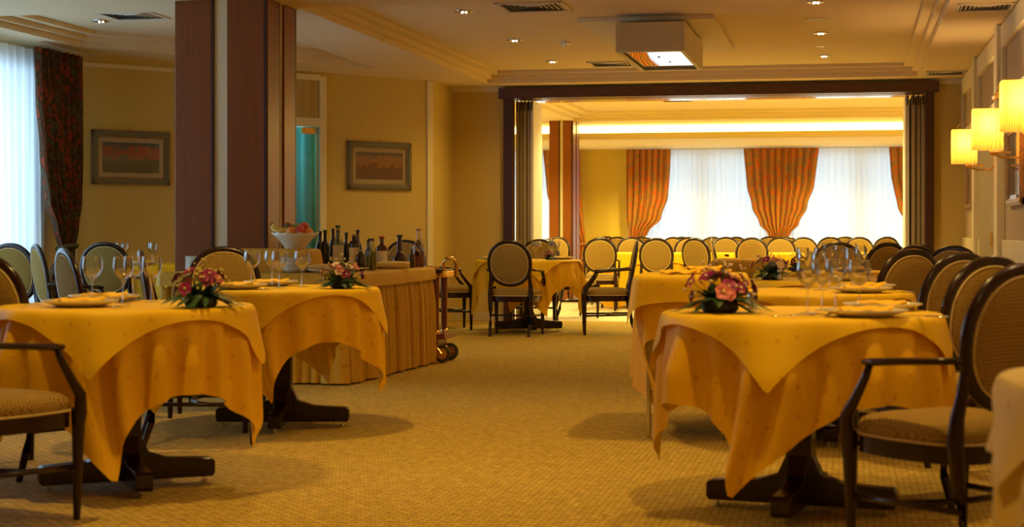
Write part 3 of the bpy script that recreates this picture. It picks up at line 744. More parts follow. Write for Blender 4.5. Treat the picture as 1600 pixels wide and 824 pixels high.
put(armchair, .33, 5.62, 129, D_+'at the near right table, nearest on the right')
put(armchair, -3.13, 5.62, 72, D_+'cut by the left edge in front of the near left table')
put(armchair, -3.60, 6.92, 74, D_+'at the left edge, left of the near left table')
put(armchair, .34, 7.02, 129, D_+'directly behind the nearest right chair')
put(armchair, .30, 8.15, 129, D_+'third in the row along the right wall')
put(armchair, .13, 9.72, 129, D_+'fourth in the row along the right wall')
put(armchair, .48, 11.1, 235, D_+'turned toward the camera in the right row')
put(armchair, .22, 11.75, 129, D_+'fifth in the row along the right wall, rim only')
put(armchair, .27, 12.45, 129, D_+'sixth in the row along the right wall, rim only')
put(armchair, .12, 14.62, 125, D_+'farthest in the row along the right wall')
put(armchair, -.10, 14.0, 272, D_+'with dark backrest at the head of the right row')
put(armchair, -4.16, 9.0, 42, D_+'seen obliquely behind the near left table, under the drape')
put(armchair, -3.26, 8.08, 25, D_+'with grey pad, seen edge-on behind the near left table glasses')
put(armchair, -3.72, 9.50, 290, D_+'with golden pad, before the left end of the buffet')
put(armchair, -6.3, 13.6, 95, D_+'with dark pad, in front of the left back table')
put(armchair, -6.47, 12.43, 80, D_+'at the left window, lowest and nearest the left edge')
put(armchair, -5.75, 11.73, 40, D_+'turned sideways below the floral drape at the left window')
put(armchair, -3.39, 16.8, 90, D_+'standing before the middle round table, back to the camera')
put(armchair, -4.32, 17.66, 22, D_+'left of the middle round table')
put(armchair, -2.50, 17.15, 190, D_+'in profile at the right of the middle round table')
put(armchair, -3.48, 18.40, 272, D_+'behind the middle round table')
put(armchair, -4.62, 16.7, 270, D_+'behind the bottles on the buffet, rim showing')
put(armchair, -3.34, 22.3, 100, D_+'with pale pad, in the far opening behind the profile chair')
put(sidechair, -2.51, 22.1, 90, 'dark-backed oval chair before the long far table, facing away')
put(sidechair, -1.87, 22.35, 60, 'oval chair with tan pad at the right end of the long far table')
put(sidechair, -1.52, 22.5, 8, 'oval chair seen edge-on beside the tan covered trolley')
put(sidechair, -1.33, 23.1, 275, 'oval chair with golden pad above the tan covered trolley')
put(sidechair, -3.38, 20.35, 35, 'oval chair with bright yellow pad right of the middle round table')
put(sidechair, -1.02, 24.75, 272, 'bright yellow oval chair directly below the gathered centre drape')
gl = 'yellow padded oval chair in the bright far room'
FAR = [(-4.47, 24.6, 250), (-3.52, 24.1, 290), (-3.65, 25.8, 265), (-3.15, 24.5, 285), (-3.3, 26.5, 270), (-2.76, 25.0, 250), (-2.62, 26.1, 275), (-2.30, 24.6, 285), (-2.2, 26.2, 262), (-1.86, 25.2, 272),
        (-1.62, 26.2, 300), (-.80, 25.7, 300), (-.62, 24.9, 285), (-.40, 26.1, 255), (-.1, 27.6, 270), (.12, 25.5, 270), (.45, 26.9, 250), (-4.0, 27.6, 280), (-1.35, 27.8, 268)]
ORD = ['leftmost', 'second from left', 'third from left', 'fourth from left', 'fifth from left', 'sixth from left', 'seventh from left', 'eighth from left', 'ninth from left', 'rightmost']
frow = [[c for c in FAR if c[1] < 25.05], [c for c in FAR if 25.05 <= c[1] < 26.3], [c for c in FAR if c[1] >= 26.3]]
for nm, row in zip(('front', 'middle', 'back'), frow):
    row.sort(key=lambda c: c[0]/c[1])
    for k, (x, y, h_) in enumerate(row):
        put(sidechair, x, y, h_, 'yellow padded oval chair in the far room, %s of the %s row' % (ORD[k] if k < len(row)-1 else 'rightmost', nm), 'yellow chairs in the far room')

# ================================================================== TABLES
def drape_cloth(name, label, cx, cy, Rf, LX, LY, ang, z0, m, ox=0, oy=0, nf=20, amp=.03, seed=0, flare=.06, sw=(0, 0, 0, 0), group=None, N=200, cat='tablecloth', lift=0):
    mb = MB(); uv = []; ca, sa = cos(ang), sin(ang); MR = 18; FR = 5
    rows = []
    corners = [atan2(LY*sy, LX*sx)+ang for sx, sy in ((1, 1), (-1, 1), (-1, -1), (1, -1))]
    for j in range(FR+MR+1):
        for i in range(N):
            ph = 2*pi*i/N; R = Rf(ph)+lift; dx, dy = cos(ph), sin(ph)
            # boundary distance in the cloth frame
            ux, uy = dx*ca+dy*sa, -dx*sa+dy*ca; px, py = -(ox*ca+oy*sa), -(-ox*sa+oy*ca); e = 9
            if abs(ux) > 1e-6: e = min(e, ((LX/2 if ux > 0 else -LX/2)-px)/ux)
            if abs(uy) > 1e-6: e = min(e, ((LY/2 if uy > 0 else -LY/2)-py)/uy)
            e = max(e, R+.02)
            if j <= FR:
                r = max(1e-3, R*j/FR); x, y, z = dx*r, dy*r, z0
            else:
                r = R+(e-R)*((j-FR)/MR); s_ = r-R; b_ = .016
                out = b_*(1-exp(-s_/b_)); drop = s_-.5*out
                dl = [(ph-c_+pi) % (2*pi)-pi for c_ in corners]; kk = min(range(4), key=lambda q: abs(dl[q])); dc = dl[kk]
                g_ = cos(nf*ph+seed+1.1*sin(3*ph+seed*2)); F = amp*min(1, s_/.22)**1.2*(.50*cos(dc*8)+.6*(abs(g_)**.7*(1 if g_ > 0 else -1)))
                F += amp*.35*min(1, s_/.2)*sin(7*ph+seed*3)
                rad = R+out+flare*s_+max(F, -.6*amp)+amp*.3*min(1, s_/.2)
                tt = sw[kk]*s_*s_*exp(-(dc/.28)**2)
                x, y, z = dx*rad-dy*tt, dy*rad+dx*tt, z0-drop
            mb.v.append((x, y, max(z, .012))); uv.append((dx*r*1.0+seed, dy*r+seed*.37))
    for j in range(FR+MR):
        for i in range(N): k = (i+1) % N; mb.f.append((j*N+i, j*N+k, (j+1)*N+k, (j+1)*N+i))
    o = mb.build(name, m, smooth=True, fix=False, uv=uv, loc=(cx, cy, 0)); tag(o, label, cat, group)
    return o
ZTAB = .765
def round_table(x, y, desc, R=.50, footang=35, ca=80, sh=(0, 0), seed=1, sw=(.3, -.25, .25, -.3), L=1.56, mc='cloth', mt='cloth2', topper=1.10, group=None):
    t = thing('dining_table', 'dark wood pedestal table under the cloths, '+desc, 'table', (x, y, 0), radians(footang), None)
    MB().lathe([(.001, .725), (R-.01, .725), (R-.004, .732), (R-.004, .752), (R-.01, .757), (.001, .757)], 48).build('tabletop', 'dark', t)
    MB().box(0, 0, .40, .10, .10, .66).build('column', 'dark', t, bevel=.008)
    for k in range(4):
        T = Matrix.Rotation(k*pi/2, 4, 'Z'); b = MB()
        pr = [(.03, .03), (.355, .03), (.365, .045), (.365, .095), (.35, .108), (.17, .118), (.085, .145), (.05, .22), (.03, .22)]
        n = len(pr); vs = [(p, -.036, z) for p, z in pr]+[(p, .036, z) for p, z in pr]
        fs = [(i, (i+1) % n, n+(i+1) % n, n+i) for i in range(n)]+[tuple(range(n))[::-1], tuple(range(n, 2*n))]
        b.add(vs, fs, T); f = b.build('foot', 'dark', t, bevel=.004)
        MB().lathe([(.014, 0), (.014, .012), (.006, .014), (.006, .032)], 10, T=T @ Matrix.Translation((.325, 0, 0))).build('glide', 'steel', f)
    A_ = radians(ca)
    drape_cloth('tablecloth', 'long orange-yellow tablecloth, '+desc, x, y, lambda p: R, L, L, A_+pi/4, ZTAB-.004, mc, sh[0], sh[1], 21, .046, seed, .015, sw)
    if topper: drape_cloth('table_topper', 'square yellow top cloth, '+desc, x, y, lambda p: R, topper, topper, A_+pi/4+.03, ZTAB, mt, sh[0]*.3, sh[1]*.3, 13, .024, seed+2, .10, (0, 0, 0, 0), lift=.022)
    return t
# cloth corner pointing to the camera on the near tables
round_table(-2.98, 6.53, 'near left with flowers', .495, 35, -82, (.015, -.07), 1.0, (.25, .2, -.3, .25))
round_table(-.19, 6.48, 'near right with flowers', .50, -10, -101, (-.02, -.05), 2.3, (.35, .3, .2, -.3))
round_table(-3.06, 8.71, 'second on the left before the buffet', .495, 12, -88, (0, 0), 3.1, (.2, -.3, .35, .3), L=1.54)
round_table(-.22, 8.72, 'second in the right row behind the near one', .50, 20, -80, (0, 0), 4.2)
round_table(-.20, 10.8, 'third in the right row', .50, 20, -60, (0, 0), 5.2)
round_table(-.20, 13.05, 'fourth in the right row', .50, 20, -60, (0, 0), 6.2)
round_table(-.20, 15.2, 'fifth in the right row', .50, 20, -60, (0, 0), 7.2)
round_table(-3.38, 17.45, 'in the middle beside the far opening', .53, 20, -70, (0, 0), 8.2, (.3, .3, -.3, .3), L=1.60)
round_table(-6.30, 14.50, 'at the back of the left room', .50, 20, -60, (0, 0), 9.2)
round_table(.745, 3.76, 'cut by the bottom right corner', .40, 20, 200, (0, 0), 10.3, mc='cloth_pale', mt='cloth_pale', L=1.15, topper=.92)
def rect(a, b, n=9): return lambda p: (abs(cos(p)/a)**n+abs(sin(p)/b)**n)**(-1/n)
def rect_table(x, y, a, b, desc, zt=ZTAB, L=(0, 0), m='cloth', topper=None, seed=0, mt='cloth2'):
    t = thing('dining_table', 'dark wood table under the cloth, '+desc, 'table', (x, y, 0))
    MB().box(0, 0, zt-.028, 2*a-.01, 2*b-.01, .03).build('tabletop', 'dark', t, bevel=.004)
    for sx in (-1, 1):
        for sy in (-1, 1): MB().tube([(sx*(a-.08), sy*(b-.08), zt-.04), (sx*(a-.08), sy*(b-.08), 0)], [.028, .018], 8).build('leg', 'dark', t)
    drape_cloth('tablecloth', 'yellow tablecloth, '+desc, x, y, rect(a, b), 2*a+L[0], 2*b+L[1], 0, zt-.004, m, 0, 0, 26, .03, seed, .05)
    if topper: drape_cloth('table_topper', 'yellow top cloth, '+desc, x, y, rect(a, b), 2*a+topper, 2*b+topper, 0, zt, mt, 0, 0, 10, .012, seed+2, .08, lift=.02)
rect_table(-2.55, 23.25, .92, .42, 'long one in the far room', L=(.95, .95), topper=.3, seed=3)
rect_table(-1.12, 23.9, .45, .45, 'bright square one below the far centre drape', L=(.95, .95), seed=4)
rect_table(-3.2, 26.0-.75, .55, .4, 'behind the long far table', L=(.9, .9), seed=5)
rect_table(.05, 24.6, .5, .42, 'farthest one at the right of the far room', L=(.9, .9), seed=6)

# service trolleys with chrome legs under cloths
def service_cart(x, y, desc, m, mt, long_=True, seed=1, a=.25, b=.40, H=.845):
    t = thing('service_cart', 'chrome wheeled service cart under cloths, '+desc, 'serving cart', (x, y, 0))
    MB().box(0, 0, H-.03, 2*a-.01, 2*b-.01, .03).build('cart_top', 'dark', t, bevel=.004)
    for sx in (-1, 1):
        MB().tube([(sx*(a-.06), -(b-.03), H-.04), (sx*(a-.06), -(b-.03), 0)], .011, 10).build('leg', 'chrome', t, smooth=True, auto=50)
        MB().tube([(sx*(a-.06), (b-.05), H-.04), (sx*(a-.06), (b-.05), .13)], .011, 10).build('leg', 'chrome', t, smooth=True, auto=50)
        w_ = MB().lathe([(.02, -.014), (.055, -.012), (.06, 0), (.055, .012), (.02, .014)], 20, T=Matrix.Translation((sx*(a-.06), b-.03, .06)) @ Matrix.Rotation(pi/2, 4, 'Y')).build('wheel', 'rubber', t, smooth=True, auto=50)
        MB().box(sx*(a-.06), b-.04, .105, .045, .05, .05).build('caster_fork', 'chrome', w_, bevel=.003)
        MB().tube([(sx*(a-.06), -(b-.03), .24), (sx*(a-.06), b-.05, .24)], .008, 8).build('side_rail', 'chrome', t)
        MB().tube([(-(a-.06), sx*(b-.04), .24), (0, sx*(b-.04)-.05*sx, .27), (a-.06, sx*(b-.04), .24)], .008, 8).build('cross_rail', 'chrome', t, smooth=True)
    MB().box(0, 0, .19, 2*a-.14, 2*b-.12, .012).build('lower_shelf', 'dark', t)
    drape_cloth('tablecloth', 'yellow cloth with pointed corners on the cart '+desc, x, y, rect(a, b), 2*a+(1.0 if long_ else .7), 2*b+(.62 if long_ else .6), 0, H-.006, m, -.06 if long_ else 0, 0, 14, .028, seed, .06, (.5, -.4, .7, -.5))
    drape_cloth('table_topper', 'smooth yellow top cloth over the service cart, '+desc, x, y, rect(a, b), 2*a+.36, 2*b+.34, 0, H, mt, 0, 0, 4, .008, seed+3, .16, lift=.03)
service_cart(-.84, 8.98, 'beside the near right table', 'cloth', 'cloth2')
service_cart(-.82, 13.7, 'farther one left of the right table row', 'cloth_tan', 'cloth_tan', False, 5)

# ================================================================== BUFFET
ZBF = .78
poly = [(-4.82, 11.15), (-3.45, 11.13), (-3.34, 13.08), (-4.12, 13.08), (-4.12, 11.60), (-4.82, 11.60)]
t = thing('buffet_table', 'long buffet table with pleated tan skirt, below the bottles', 'buffet table', (0, 0, 0))
MB().prism(inset(poly, .03), ZBF-.04, ZBF-.006).build('tabletop', 'dark', t)
for x, y in ((-4.7, 11.3), (-3.6, 11.3), (-3.55, 12.9), (-4.0, 12.9)): MB().tube([(x, y, ZBF-.04), (x, y, 0)], .03, 8).build('leg', 'dark', t)
def around(poly, step):
    out = []; s = 0
    for i in range(len(poly)):
        p, q = Vector(poly[i]), Vector(poly[(i+1) % len(poly)]); d_ = (q-p); L_ = d_.length; n = max(1, int(L_/step)); nn = Vector((d_.y, -d_.x)).normalized()
        for k in range(n): out.append((p+d_*(k/n), nn, s+L_*k/n))
        s += L_
    return out
mb = MB(); ring = around(poly, .006); NR = len(ring); uv = []; random.seed(4)
CREASE = []; c0 = .05
while c0 < 8: CREASE.append(c0); c0 += random.choice((.07, .10, .16, .24))
ZS = [.012, .1, .3, .5, .66, .70, .755]
for j, z in enumerate(ZS):
    for p, n_, s_ in ring:
        f_ = 1 if z < .6 else max(.25, (.77-z)/.2)
        o_ = f_*(.014*sin(s_*21+z)+.006*sin(s_*57+z*3)-sum(.05*exp(-((s_-c0-.012*sin(z*3+c0))/.011)**2) for c0 in CREASE if abs(s_-c0) < .06))+.02*(1-z/.78)+.022*f_
        q = p+n_*o_; mb.v.append((q.x, q.y, z)); uv.append((s_, z))
for j in range(len(ZS)-1):
    for i in range(NR): k = (i+1) % NR; mb.f.append((j*NR+i, j*NR+k, (j+1)*NR+k, (j+1)*NR+i))
mb.build('skirt', 'cloth_tan', t, smooth=True, fix=False, uv=uv)
mb = MB(); uv = []; pr = [(-.001, ZBF), (.03, ZBF-.004), (.045, ZBF-.02), (.055, ZBF-.10)]
for o_, z in pr:
    for p, n_, s_ in ring:
        q = p+n_*(o_+(.006*sin(s_*9) if z < ZBF-.05 else 0)); mb.v.append((q.x, q.y, z+(.006*sin(s_*2.3) if z < ZBF-.05 else 0))); uv.append((q.x+z, q.y+z))
for j in range(3):
    for i in range(NR): k = (i+1) % NR; mb.f.append((j*NR+i, j*NR+k, (j+1)*NR+k, (j+1)*NR+i))
mb.poly(inset(poly, -.0), ZBF); uv += [(x, y) for x, y in poly]
o = mb.build('buffet_cloth', 'cloth_tan', smooth=True, fix=False, uv=uv); tag(o, 'tan cloth lying over the buffet table top with short drop', 'tablecloth')
# raised block under the fruit bowl
b = MB(); uvs = []; N = 60; a_, c_ = .31, .17
prof = [(.01, .165), (.9, .165), (.965, .158), (1.0, .135), (1.06, .0)]
for sc, z in prof:
    for i in range(N):
        ph = 2*pi*i/N; r_ = rect(a_, c_, 6)(ph); k_ = sc+(0 if z > .1 else .03*sin(9*ph))
        b.v.append((cos(ph)*r_*k_, sin(ph)*r_*k_, z)); uvs.append((cos(ph)*r_*sc, sin(ph)*r_*sc+z))
for j in range(len(prof)-1):
    for i in range(N): k = (i+1) % N; b.f.append((j*N+i, j*N+k, (j+1)*N+k, (j+1)*N+i))
o = b.build('covered_stand', 'cloth_tan', smooth=True, fix=False, uv=uvs, loc=(-4.06, 11.41, ZBF+.002)); tag(o, 'cloth-covered raised stand carrying the fruit bowl on the buffet', 'stand'); o.rotation_euler = (0, 0, .0)
BX, BY, BZ = -3.92, 11.42, ZBF+.168
r_ = thing('fruit_bowl', 'white scalloped footed bowl of fruit on the buffet', 'bowl', (BX, BY, BZ))
b = MB(); prof = [(.075, 0), (.078, .006), (.085, .02), (.105, .045), (.14, .083), (.172, .112), (.167, .114), (.135, .09), (.10, .055), (.06, .03), (.02, .022), (.001, .022)]
N = 48; vs = []; fs = []
for r, z in prof:
    for i in range(N):
        a = 2*pi*i/N; w_ = 1+.035*cos(12*a)*(z/.115)**2; vs.append((r*w_*cos(a), r*w_*sin(a), z+.005*cos(12*a)*(z/.115)**2))
for j in range(len(prof)-1):
    for i in range(N): k = (i+1) % N; fs.append((j*N+i, j*N+k, (j+1)*N+k, (j+1)*N+i))
b.add(vs, fs); b.build('bowl', 'china', r_, smooth=True)
def fruit(nm, label, x, y, z, r, m, sc=(1, 1, 1)):
    root = thing(nm, label, 'fruit', (BX+x, BY+y, BZ+z))
    b = MB(); prof = [(max(1e-4, r*sin(pi*i/10))*(1-.06*(i in (9,))), -r*cos(pi*i/10)*(1 if i < 10 else .9)) for i in range(11)]
    b.lathe(prof, 16, T=Matrix.Diagonal((*sc, 1)), cap=False); b.build('flesh', m, root, smooth=True)
    MB().tube([(0, 0, r*.85*sc[2]), (.003, 0, r*1.1*sc[2])], .0025, 6).build('stem', 'kiwi', root)
fruit('apple', 'red apple at the right front of the fruit bowl', .055, -.06, .125, .036, 'red')
fruit('orange', 'orange in the middle front of the fruit bowl', -.005, -.075, .12, .038, 'orange')
fruit('orange', 'orange at the right end of the fruit bowl', .105, -.01, .115, .034, 'orange')
fruit('apple', 'dark red apple on top of the fruit bowl', .06, .02, .155, .036, 'red')
fruit('kiwi', 'brown kiwi at the left of the fruit bowl', -.055, -.0, .15, .032, 'kiwi', (1, 1, 1.2))
fruit('pear', 'green pear at the back of the fruit bowl', .0, .03, .14, .04, 'greenf', (1, 1, 1.1))
for k, dy in enumerate((-.03, .005)):
    root = thing('banana', 'yellow banana lying at the left of the fruit bowl, %s' % ('front one' if k == 0 else 'rear one'), 'fruit', (BX-.07, BY+dy-.02, BZ+.125+.012*k))
    MB().tube([(-.095, 0, .04), (-.075, -.01, .015), (-.04, -.02, 0), (0, -.022, -.004), (.04, -.015, .0), (.065, -.005, .012)], [.006, .014, .018, .018, .015, .005], 7).build('peel', 'banana', root, smooth=True)
    MB().tube([(-.095, 0, .04), (-.102, 0, .055)], [.006, .005], 6).build('stem', 'kiwi', root)
def stack(label, x, y, n, r=.115, z=ZBF+.002):
    for k in range(n):
        o = PLATE.at('%s, %s' % (label, ['lowest', 'second', 'third', 'fourth', 'fifth', 'sixth', 'seventh', 'eighth', 'ninth', 'tenth'][k]), (x, y, z+k*.0105), k*.3, None)
def plate_root(r, name):
    root = thing(name, '', 'plate')
    MB().lathe([(.001, .002), (r*.55, .001), (r*.6, .0), (r*.66, .004), (r*.98, .020), (r, .023), (r*.985, .026), (r*.64, .010), (r*.58, .006), (.001, .006)], 40, cap=False).build('plate_body', 'china', root, smooth=True)
    MB().tube([(r*.985*cos(2*pi*i/40), r*.985*sin(2*pi*i/40), .0245) for i in range(40)], .0018, 5, True).build('rim', mat('plate_rim', (.55, .45, .28), .25), root, smooth=True)
    return root
PLATE = Proto(plate_root(.115, 'buffet_plate')); CHARGER = Proto(plate_root(.155, 'dinner_plate'))
stack('white plate in the stack right of the covered stand', -3.86, 11.27+.0, 9)
stack('white plate in the stack at the left end of the buffet', -4.60, 11.33, 9)
stack('white plate in the stack half hidden behind the golden chair', -4.28, 11.28, 8)
# bread basket-like parcels and book
def parcel(label, x, y, rz, L_, W_, H_, name='folded_napkin', m='cloth_pale'):
    b = MB()
    n = 10; vs = []; fs = []
    for i in range(n+1):
        u = i/n
        for k in range(12):
            a = 2*pi*k/12; vs.append((-L_/2+L_*u, W_/2*cos(a)*(1-.25*u), H_/2+H_/2*sin(a)*(.75+.25*sin(3*u))))
    for i in range(n):
        for k in range(12): l = (k+1) % 12; fs.append((i*12+k, i*12+l, (i+1)*12+l, (i+1)*12+k))
    fs += [tuple(range(12))[::-1], tuple(n*12+k for k in range(12))]; b.add(vs, fs)
    o = b.build(name, m, smooth=True, loc=(x, y, ZBF+.003)); o.rotation_euler = (0, 0, rz); tag(o, label, 'bread' if name == 'wrapped_loaf' else 'napkin'); return o
PLATE.at('white plate under the rolled cloth before the covered stand', (-3.66, 11.25, ZBF+.002))
parcel('rolled pale cloth lying on a plate in front of the bottles', -3.66, 11.25, .2, .20, .07, .04).location.z = ZBF+.022
o = parcel('wrapped bread loaf lying beside the rum bottle at the buffet end', -3.45, 12.35, .25, .26, .12, .06, 'wrapped_loaf', 'cloth_pale')
PLATE.at('pale plate at the front right end of the buffet', (-3.58, 11.75, ZBF+.002))
# bottles
def bottle(label, x, y, h, r, col, cap, lab=None, shape='wine', liquid=None, lr=(.25, .55)):
    root = thing('bottle', label, 'bottle', (x, y, ZBF+.003), random.random()*.3, None)
    if shape == 'wine': pr = [(.001, .004), (r*.9, 0), (r, .01), (r, h*.55), (r*.85, h*.64), (r*.38, h*.74), (r*.34, h*.93), (r*.38, h*.94), (r*.38, h*.97)]
    elif shape == 'squat': pr = [(.001, .004), (r*.9, 0), (r, .01), (r, h*.62), (r*.7, h*.70), (r*.32, h*.76), (r*.30, h*.95)]
    elif shape == 'bulb': pr = [(.001, .004), (r*.9, 0), (r, h*.06), (r*1.02, h*.22), (r*.8, h*.38), (r*.35, h*.47), (r*.42, h*.6), (r*.33, h*.75), (r*.28, h*.95)]
    elif shape == 'flask': pr = [(.001, .004), (r*.92, 0), (r, .01), (r, h*.52), (r*.72, h*.62), (r*.45, h*.75), (r*.36, h*.86), (r*.36, h*.96)]
    else: pr = [(.001, .004), (r*.9, 0), (r, .01), (r, h*.72), (r*.9, h*.78), (r*.45, h*.82), (r*.42, h*.95)]
    gm = thinglass('bottle_glass_clear', col, .03, .06) if liquid else mat('bottle_glass_dark', col, .08, coat=.6)
    MB().lathe(pr, 20, cap=False).build('glass_body', gm, root, smooth=True)
    if liquid:
        k = .42 if shape == 'flask' else .6
        MB().lathe([(.001, .006), (r*.93, .006), (r*.93, h*k), (.001, h*k)], 18).build('liquid', mat('liquid', liquid, .1, coat=.3), root, smooth=True, auto=40)
    MB().lathe([(r*.42, h*.93), (r*.43, h), (.001, h+.001)], 14).build('cap', mat('bottle_cap', cap, .35), root, smooth=True, auto=40)
    if lab:
        b = MB(); n = 14
        for i in range(n+1):
            a = -pi/2-1.05+2.1*i/n; b.v += [((r+.0012)*cos(a), (r+.0012)*sin(a), h*lr[0]-.25*h*.3), ((r+.0012)*cos(a), (r+.0012)*sin(a), h*lr[1])]
            if i: b.f.append((2*i-2, 2*i, 2*i+1, 2*i-1))
        b.build('paper_label', mat('bottle_label', lab, .6), root, smooth=True, fix=False)
random.seed(2); G = (.010, .022, .010); K = (.008, .006, .004); BR = (.035, .012, .005)
bottle('dark bottle farthest left, half behind the fruit bowl', -4.04, 12.36, .29, .036, K, (.02, .02, .02))
bottle('dark wine bottle just right of the fruit bowl, dark cap', -4.02, 12.75, .30, .036, BR, (.05, .01, .01))
bottle('tall dark green bottle with white neck label and green cap', -3.93, 12.15, .30, .037, G, (.02, .08, .03), None)
bottle('slim dark bottle behind the green-capped one', -3.98, 12.5, .31, .033, K, (.02, .01, .01))
bottle('tallest clear bottle with green neck and round cream label', -3.80, 12.06, .335, .045, (.75, .80, .68), (.03, .10, .04), (.75, .64, .36), 'wine', (.30, .32, .18))
bottle('dark bottle with black cap behind the clear one', -3.94, 12.72, .28, .035, K, (.01, .01, .01))
bottle('pale wine bottle with dark cap right of the tall clear bottle', -3.76, 12.44, .30, .034, (.05, .05, .03), (.02, .02, .04))
bottle('dark square-shouldered bottle with large cream label and cork', -3.66, 12.02, .27, .040, K, (.45, .28, .12), (.85, .68, .30), 'square', None, (.22, .62))
bottle('short dark jar-like bottle in front of the oils', -3.52, 11.72, .15, .038, (.015, .008, .006), (.30, .28, .24), None, 'square')
bottle('small brown bottle behind the short jar', -3.64, 12.32, .22, .03, BR, (.05, .02, .01))
bottle('clear oil bottle with black cap, left of the pair', -3.53, 11.98, .235, .027, (.8, .8, .6), (.01, .01, .01), None, 'wine', (.20, .22, .05))
bottle('clear oil bottle with black cap, right of the pair', -3.47, 11.86, .235, .030, (.8, .8, .6), (.01, .01, .01), None, 'wine', (.30, .30, .08))
bottle('amber liqueur bottle with white label and red cap', -3.56, 12.42, .25, .05, (.10, .022, .006), (.35, .03, .02), (.85, .80, .70), 'squat', None, (.2, .55))
bottle('dark round-bellied bottle with long neck near the buffet end', -3.50, 12.72, .26, .06, (.05, .012, .006), (.06, .01, .01), None, 'bulb')
bottle('small silver-necked bottle beside the round-bellied one', -3.42, 12.80, .16, .026, (.06, .03, .02), (.6, .6, .6), None, 'wine')
bottle('half-full clear bottle with red liqueur and cork at the right buffet end', -3.405, 12.95, .31, .050, (.9, .88, .85), (.55, .32, .15), (.25, .08, .05), 'flask', (.20, .02, .008), (.12, .28))
bottle('brown bottle between the oil pair and the amber bottle', -3.62, 12.62, .20, .034, BR, (.10, .05, .02))

# flambe trolley
t = thing('wooden_trolley', 'wooden and brass wheeled trolley behind the right end of the buffet', 'trolley', (-3.72, 13.32, 0))
MB().box(0, 0, .745, .92, .42, .03).build('top_tray', 'dark', t, bevel=.006)
b = MB()
for sy in (-1, 1): b.tube([(-.44, sy*.19, .775), (.44, sy*.19, .775)], .008, 8)
b.build('top_rail', 'brass', t, smooth=True)
MB().box(0, 0, .215, .98, .42, .045).build('lower_shelf', 'pillar', t, bevel=.006)
MB().box(0, 0, .16, .84, .32, .07).build('shelf_apron', 'pillar', t, bevel=.01)
for sx in (-1, 1):
    for sy in (-1, 1):
        x, y = sx*.40, sy*.14
        p = MB().tube([(x, y, .72), (x, y, .70), (x, y, .5), (x, y, .26), (x, y, .24)], [.022, .03, .028, .024, .022], 12).build('post', 'pillar', t, smooth=True)
        MB().lathe([(.034, .235), (.034, .25), (.026, .262)], 14, x, y).lathe([(.026, .69), (.034, .705), (.034, .73)], 14, x, y).build('collar', 'brass', p, smooth=True, auto=40)
        q = MB().lathe([(.03, -.013), (.062, -.014), (.072, -.006), (.072, .006), (.062, .014), (.03, .013)], 24, T=Matrix.Translation((x+.05, y, .072)) @ Matrix.Rotation(pi/2, 4, 'X')).build('wheel', 'tyre', t, smooth=True, auto=50)
        MB().lathe([(.001, -.017), (.045, -.015), (.05, 0), (.045, .015), (.001, .017)], 18, T=Matrix.Translation((x+.05, y, .072)) @ Matrix.Rotation(pi/2, 4, 'X')).build('hub', 'brass', q, smooth=True, auto=50)
        MB().tube([(x, y-.02, .14), (x+.05, y-.022, .072)], .009, 6).tube([(x, y+.02, .14), (x+.05, y+.022, .072)], .009, 6).box(x, y, .135, .05, .055, .02).build('caster_fork', 'brass', t)
MB().tube([(.47, -.14, .70), (.46, -.14, .80), (.485, -.14, .85), (.545, -.12, .85), (.57, -.12, .80), (.56, -.12, .70)], .017, 8).build('handle', 'brass', t, smooth=True)
MB().box(.46, 0, .72, .04, .38, .05).build('end_bar', 'brass', t, bevel=.006)

# ================================================================== TABLEWARE
def glass_root():
    root = thing('wine_glass', '', 'glass')
    MB().lathe([(.001, .0025), (.02, .003), (.033, .001), (.034, .0), (.001, .0)], 20, cap=False).build('foot', 'glass', root, smooth=True)
    MB().lathe([(.010, .002), (.0045, .012), (.0038, .05), (.0045, .088), (.009, .099)], 10, cap=False).build('stem', 'glass', root, smooth=True)
    MB().lathe([(.001, .098), (.010, .100), (.026, .112), (.038, .130), (.0435, .152), (.043, .172), (.0395, .197), (.0385, .198), (.0387, .196), (.042, .172), (.0425, .152), (.037, .131), (.024, .114), (.008, .104), (.001, .103)], 28, cap=False).build('bowl', 'glass', root, smooth=True)
    return root
GL = Proto(glass_root()); ZG = ZTAB+.003
def glasses(pts, labels, group=None, z=ZG):
    for k, ((x, y), l) in enumerate(zip(pts, labels)):
        if group: l += ', '+['leftmost', 'middle left', 'middle right', 'rightmost'][sorted(range(len(pts)), key=lambda q: pts[q][0]).index(k)]
        GL.at(l, (x, y, z), 0, group)
glasses([(-3.24, 6.74), (-3.12, 6.90), (-3.05, 6.64), (-2.99, 6.80)], ['empty stemmed wine glass on the near left table, '+s for s in ('far left of four', 'second from left', 'third from left', 'rightmost of four')])
glasses([(-.16, 6.35), (-.11, 6.60), (-.06, 6.74), (.03, 6.52)], ['empty stemmed wine glass on the near right table, '+s for s in ('leftmost and front', 'second from left', 'third from left', 'rightmost')])
glasses([(-3.21, 8.63), (-3.15, 8.79), (-3.03, 8.57), (-2.97, 8.77)], ['empty stemmed wine glass on the table before the buffet, '+s for s in ('leftmost of four', 'second from left', 'third from left', 'rightmost of four')])
glasses([(-.24, 9.02), (-.11, 9.0), (-.16, 8.85), (.01, 8.92)], ['wine glass on the second table of the right row']*4, 'glasses on the second right table')
glasses([(-.31, 11.02), (-.20, 11.15), (.0, 11.02), (.06, 10.9)], ['wine glass on the third table of the right row']*4, 'glasses on the third right table')
glasses([(-.17, 13.0), (.07, 12.9), (-.09, 13.2)], ['wine glass on the fourth table of the right row']*3, 'glasses on the fourth right table')
glasses([(-.22, 15.2), (.01, 15.1), (-.1, 15.3)], ['wine glass on the fifth table of the right row']*3, 'glasses on the fifth right table')
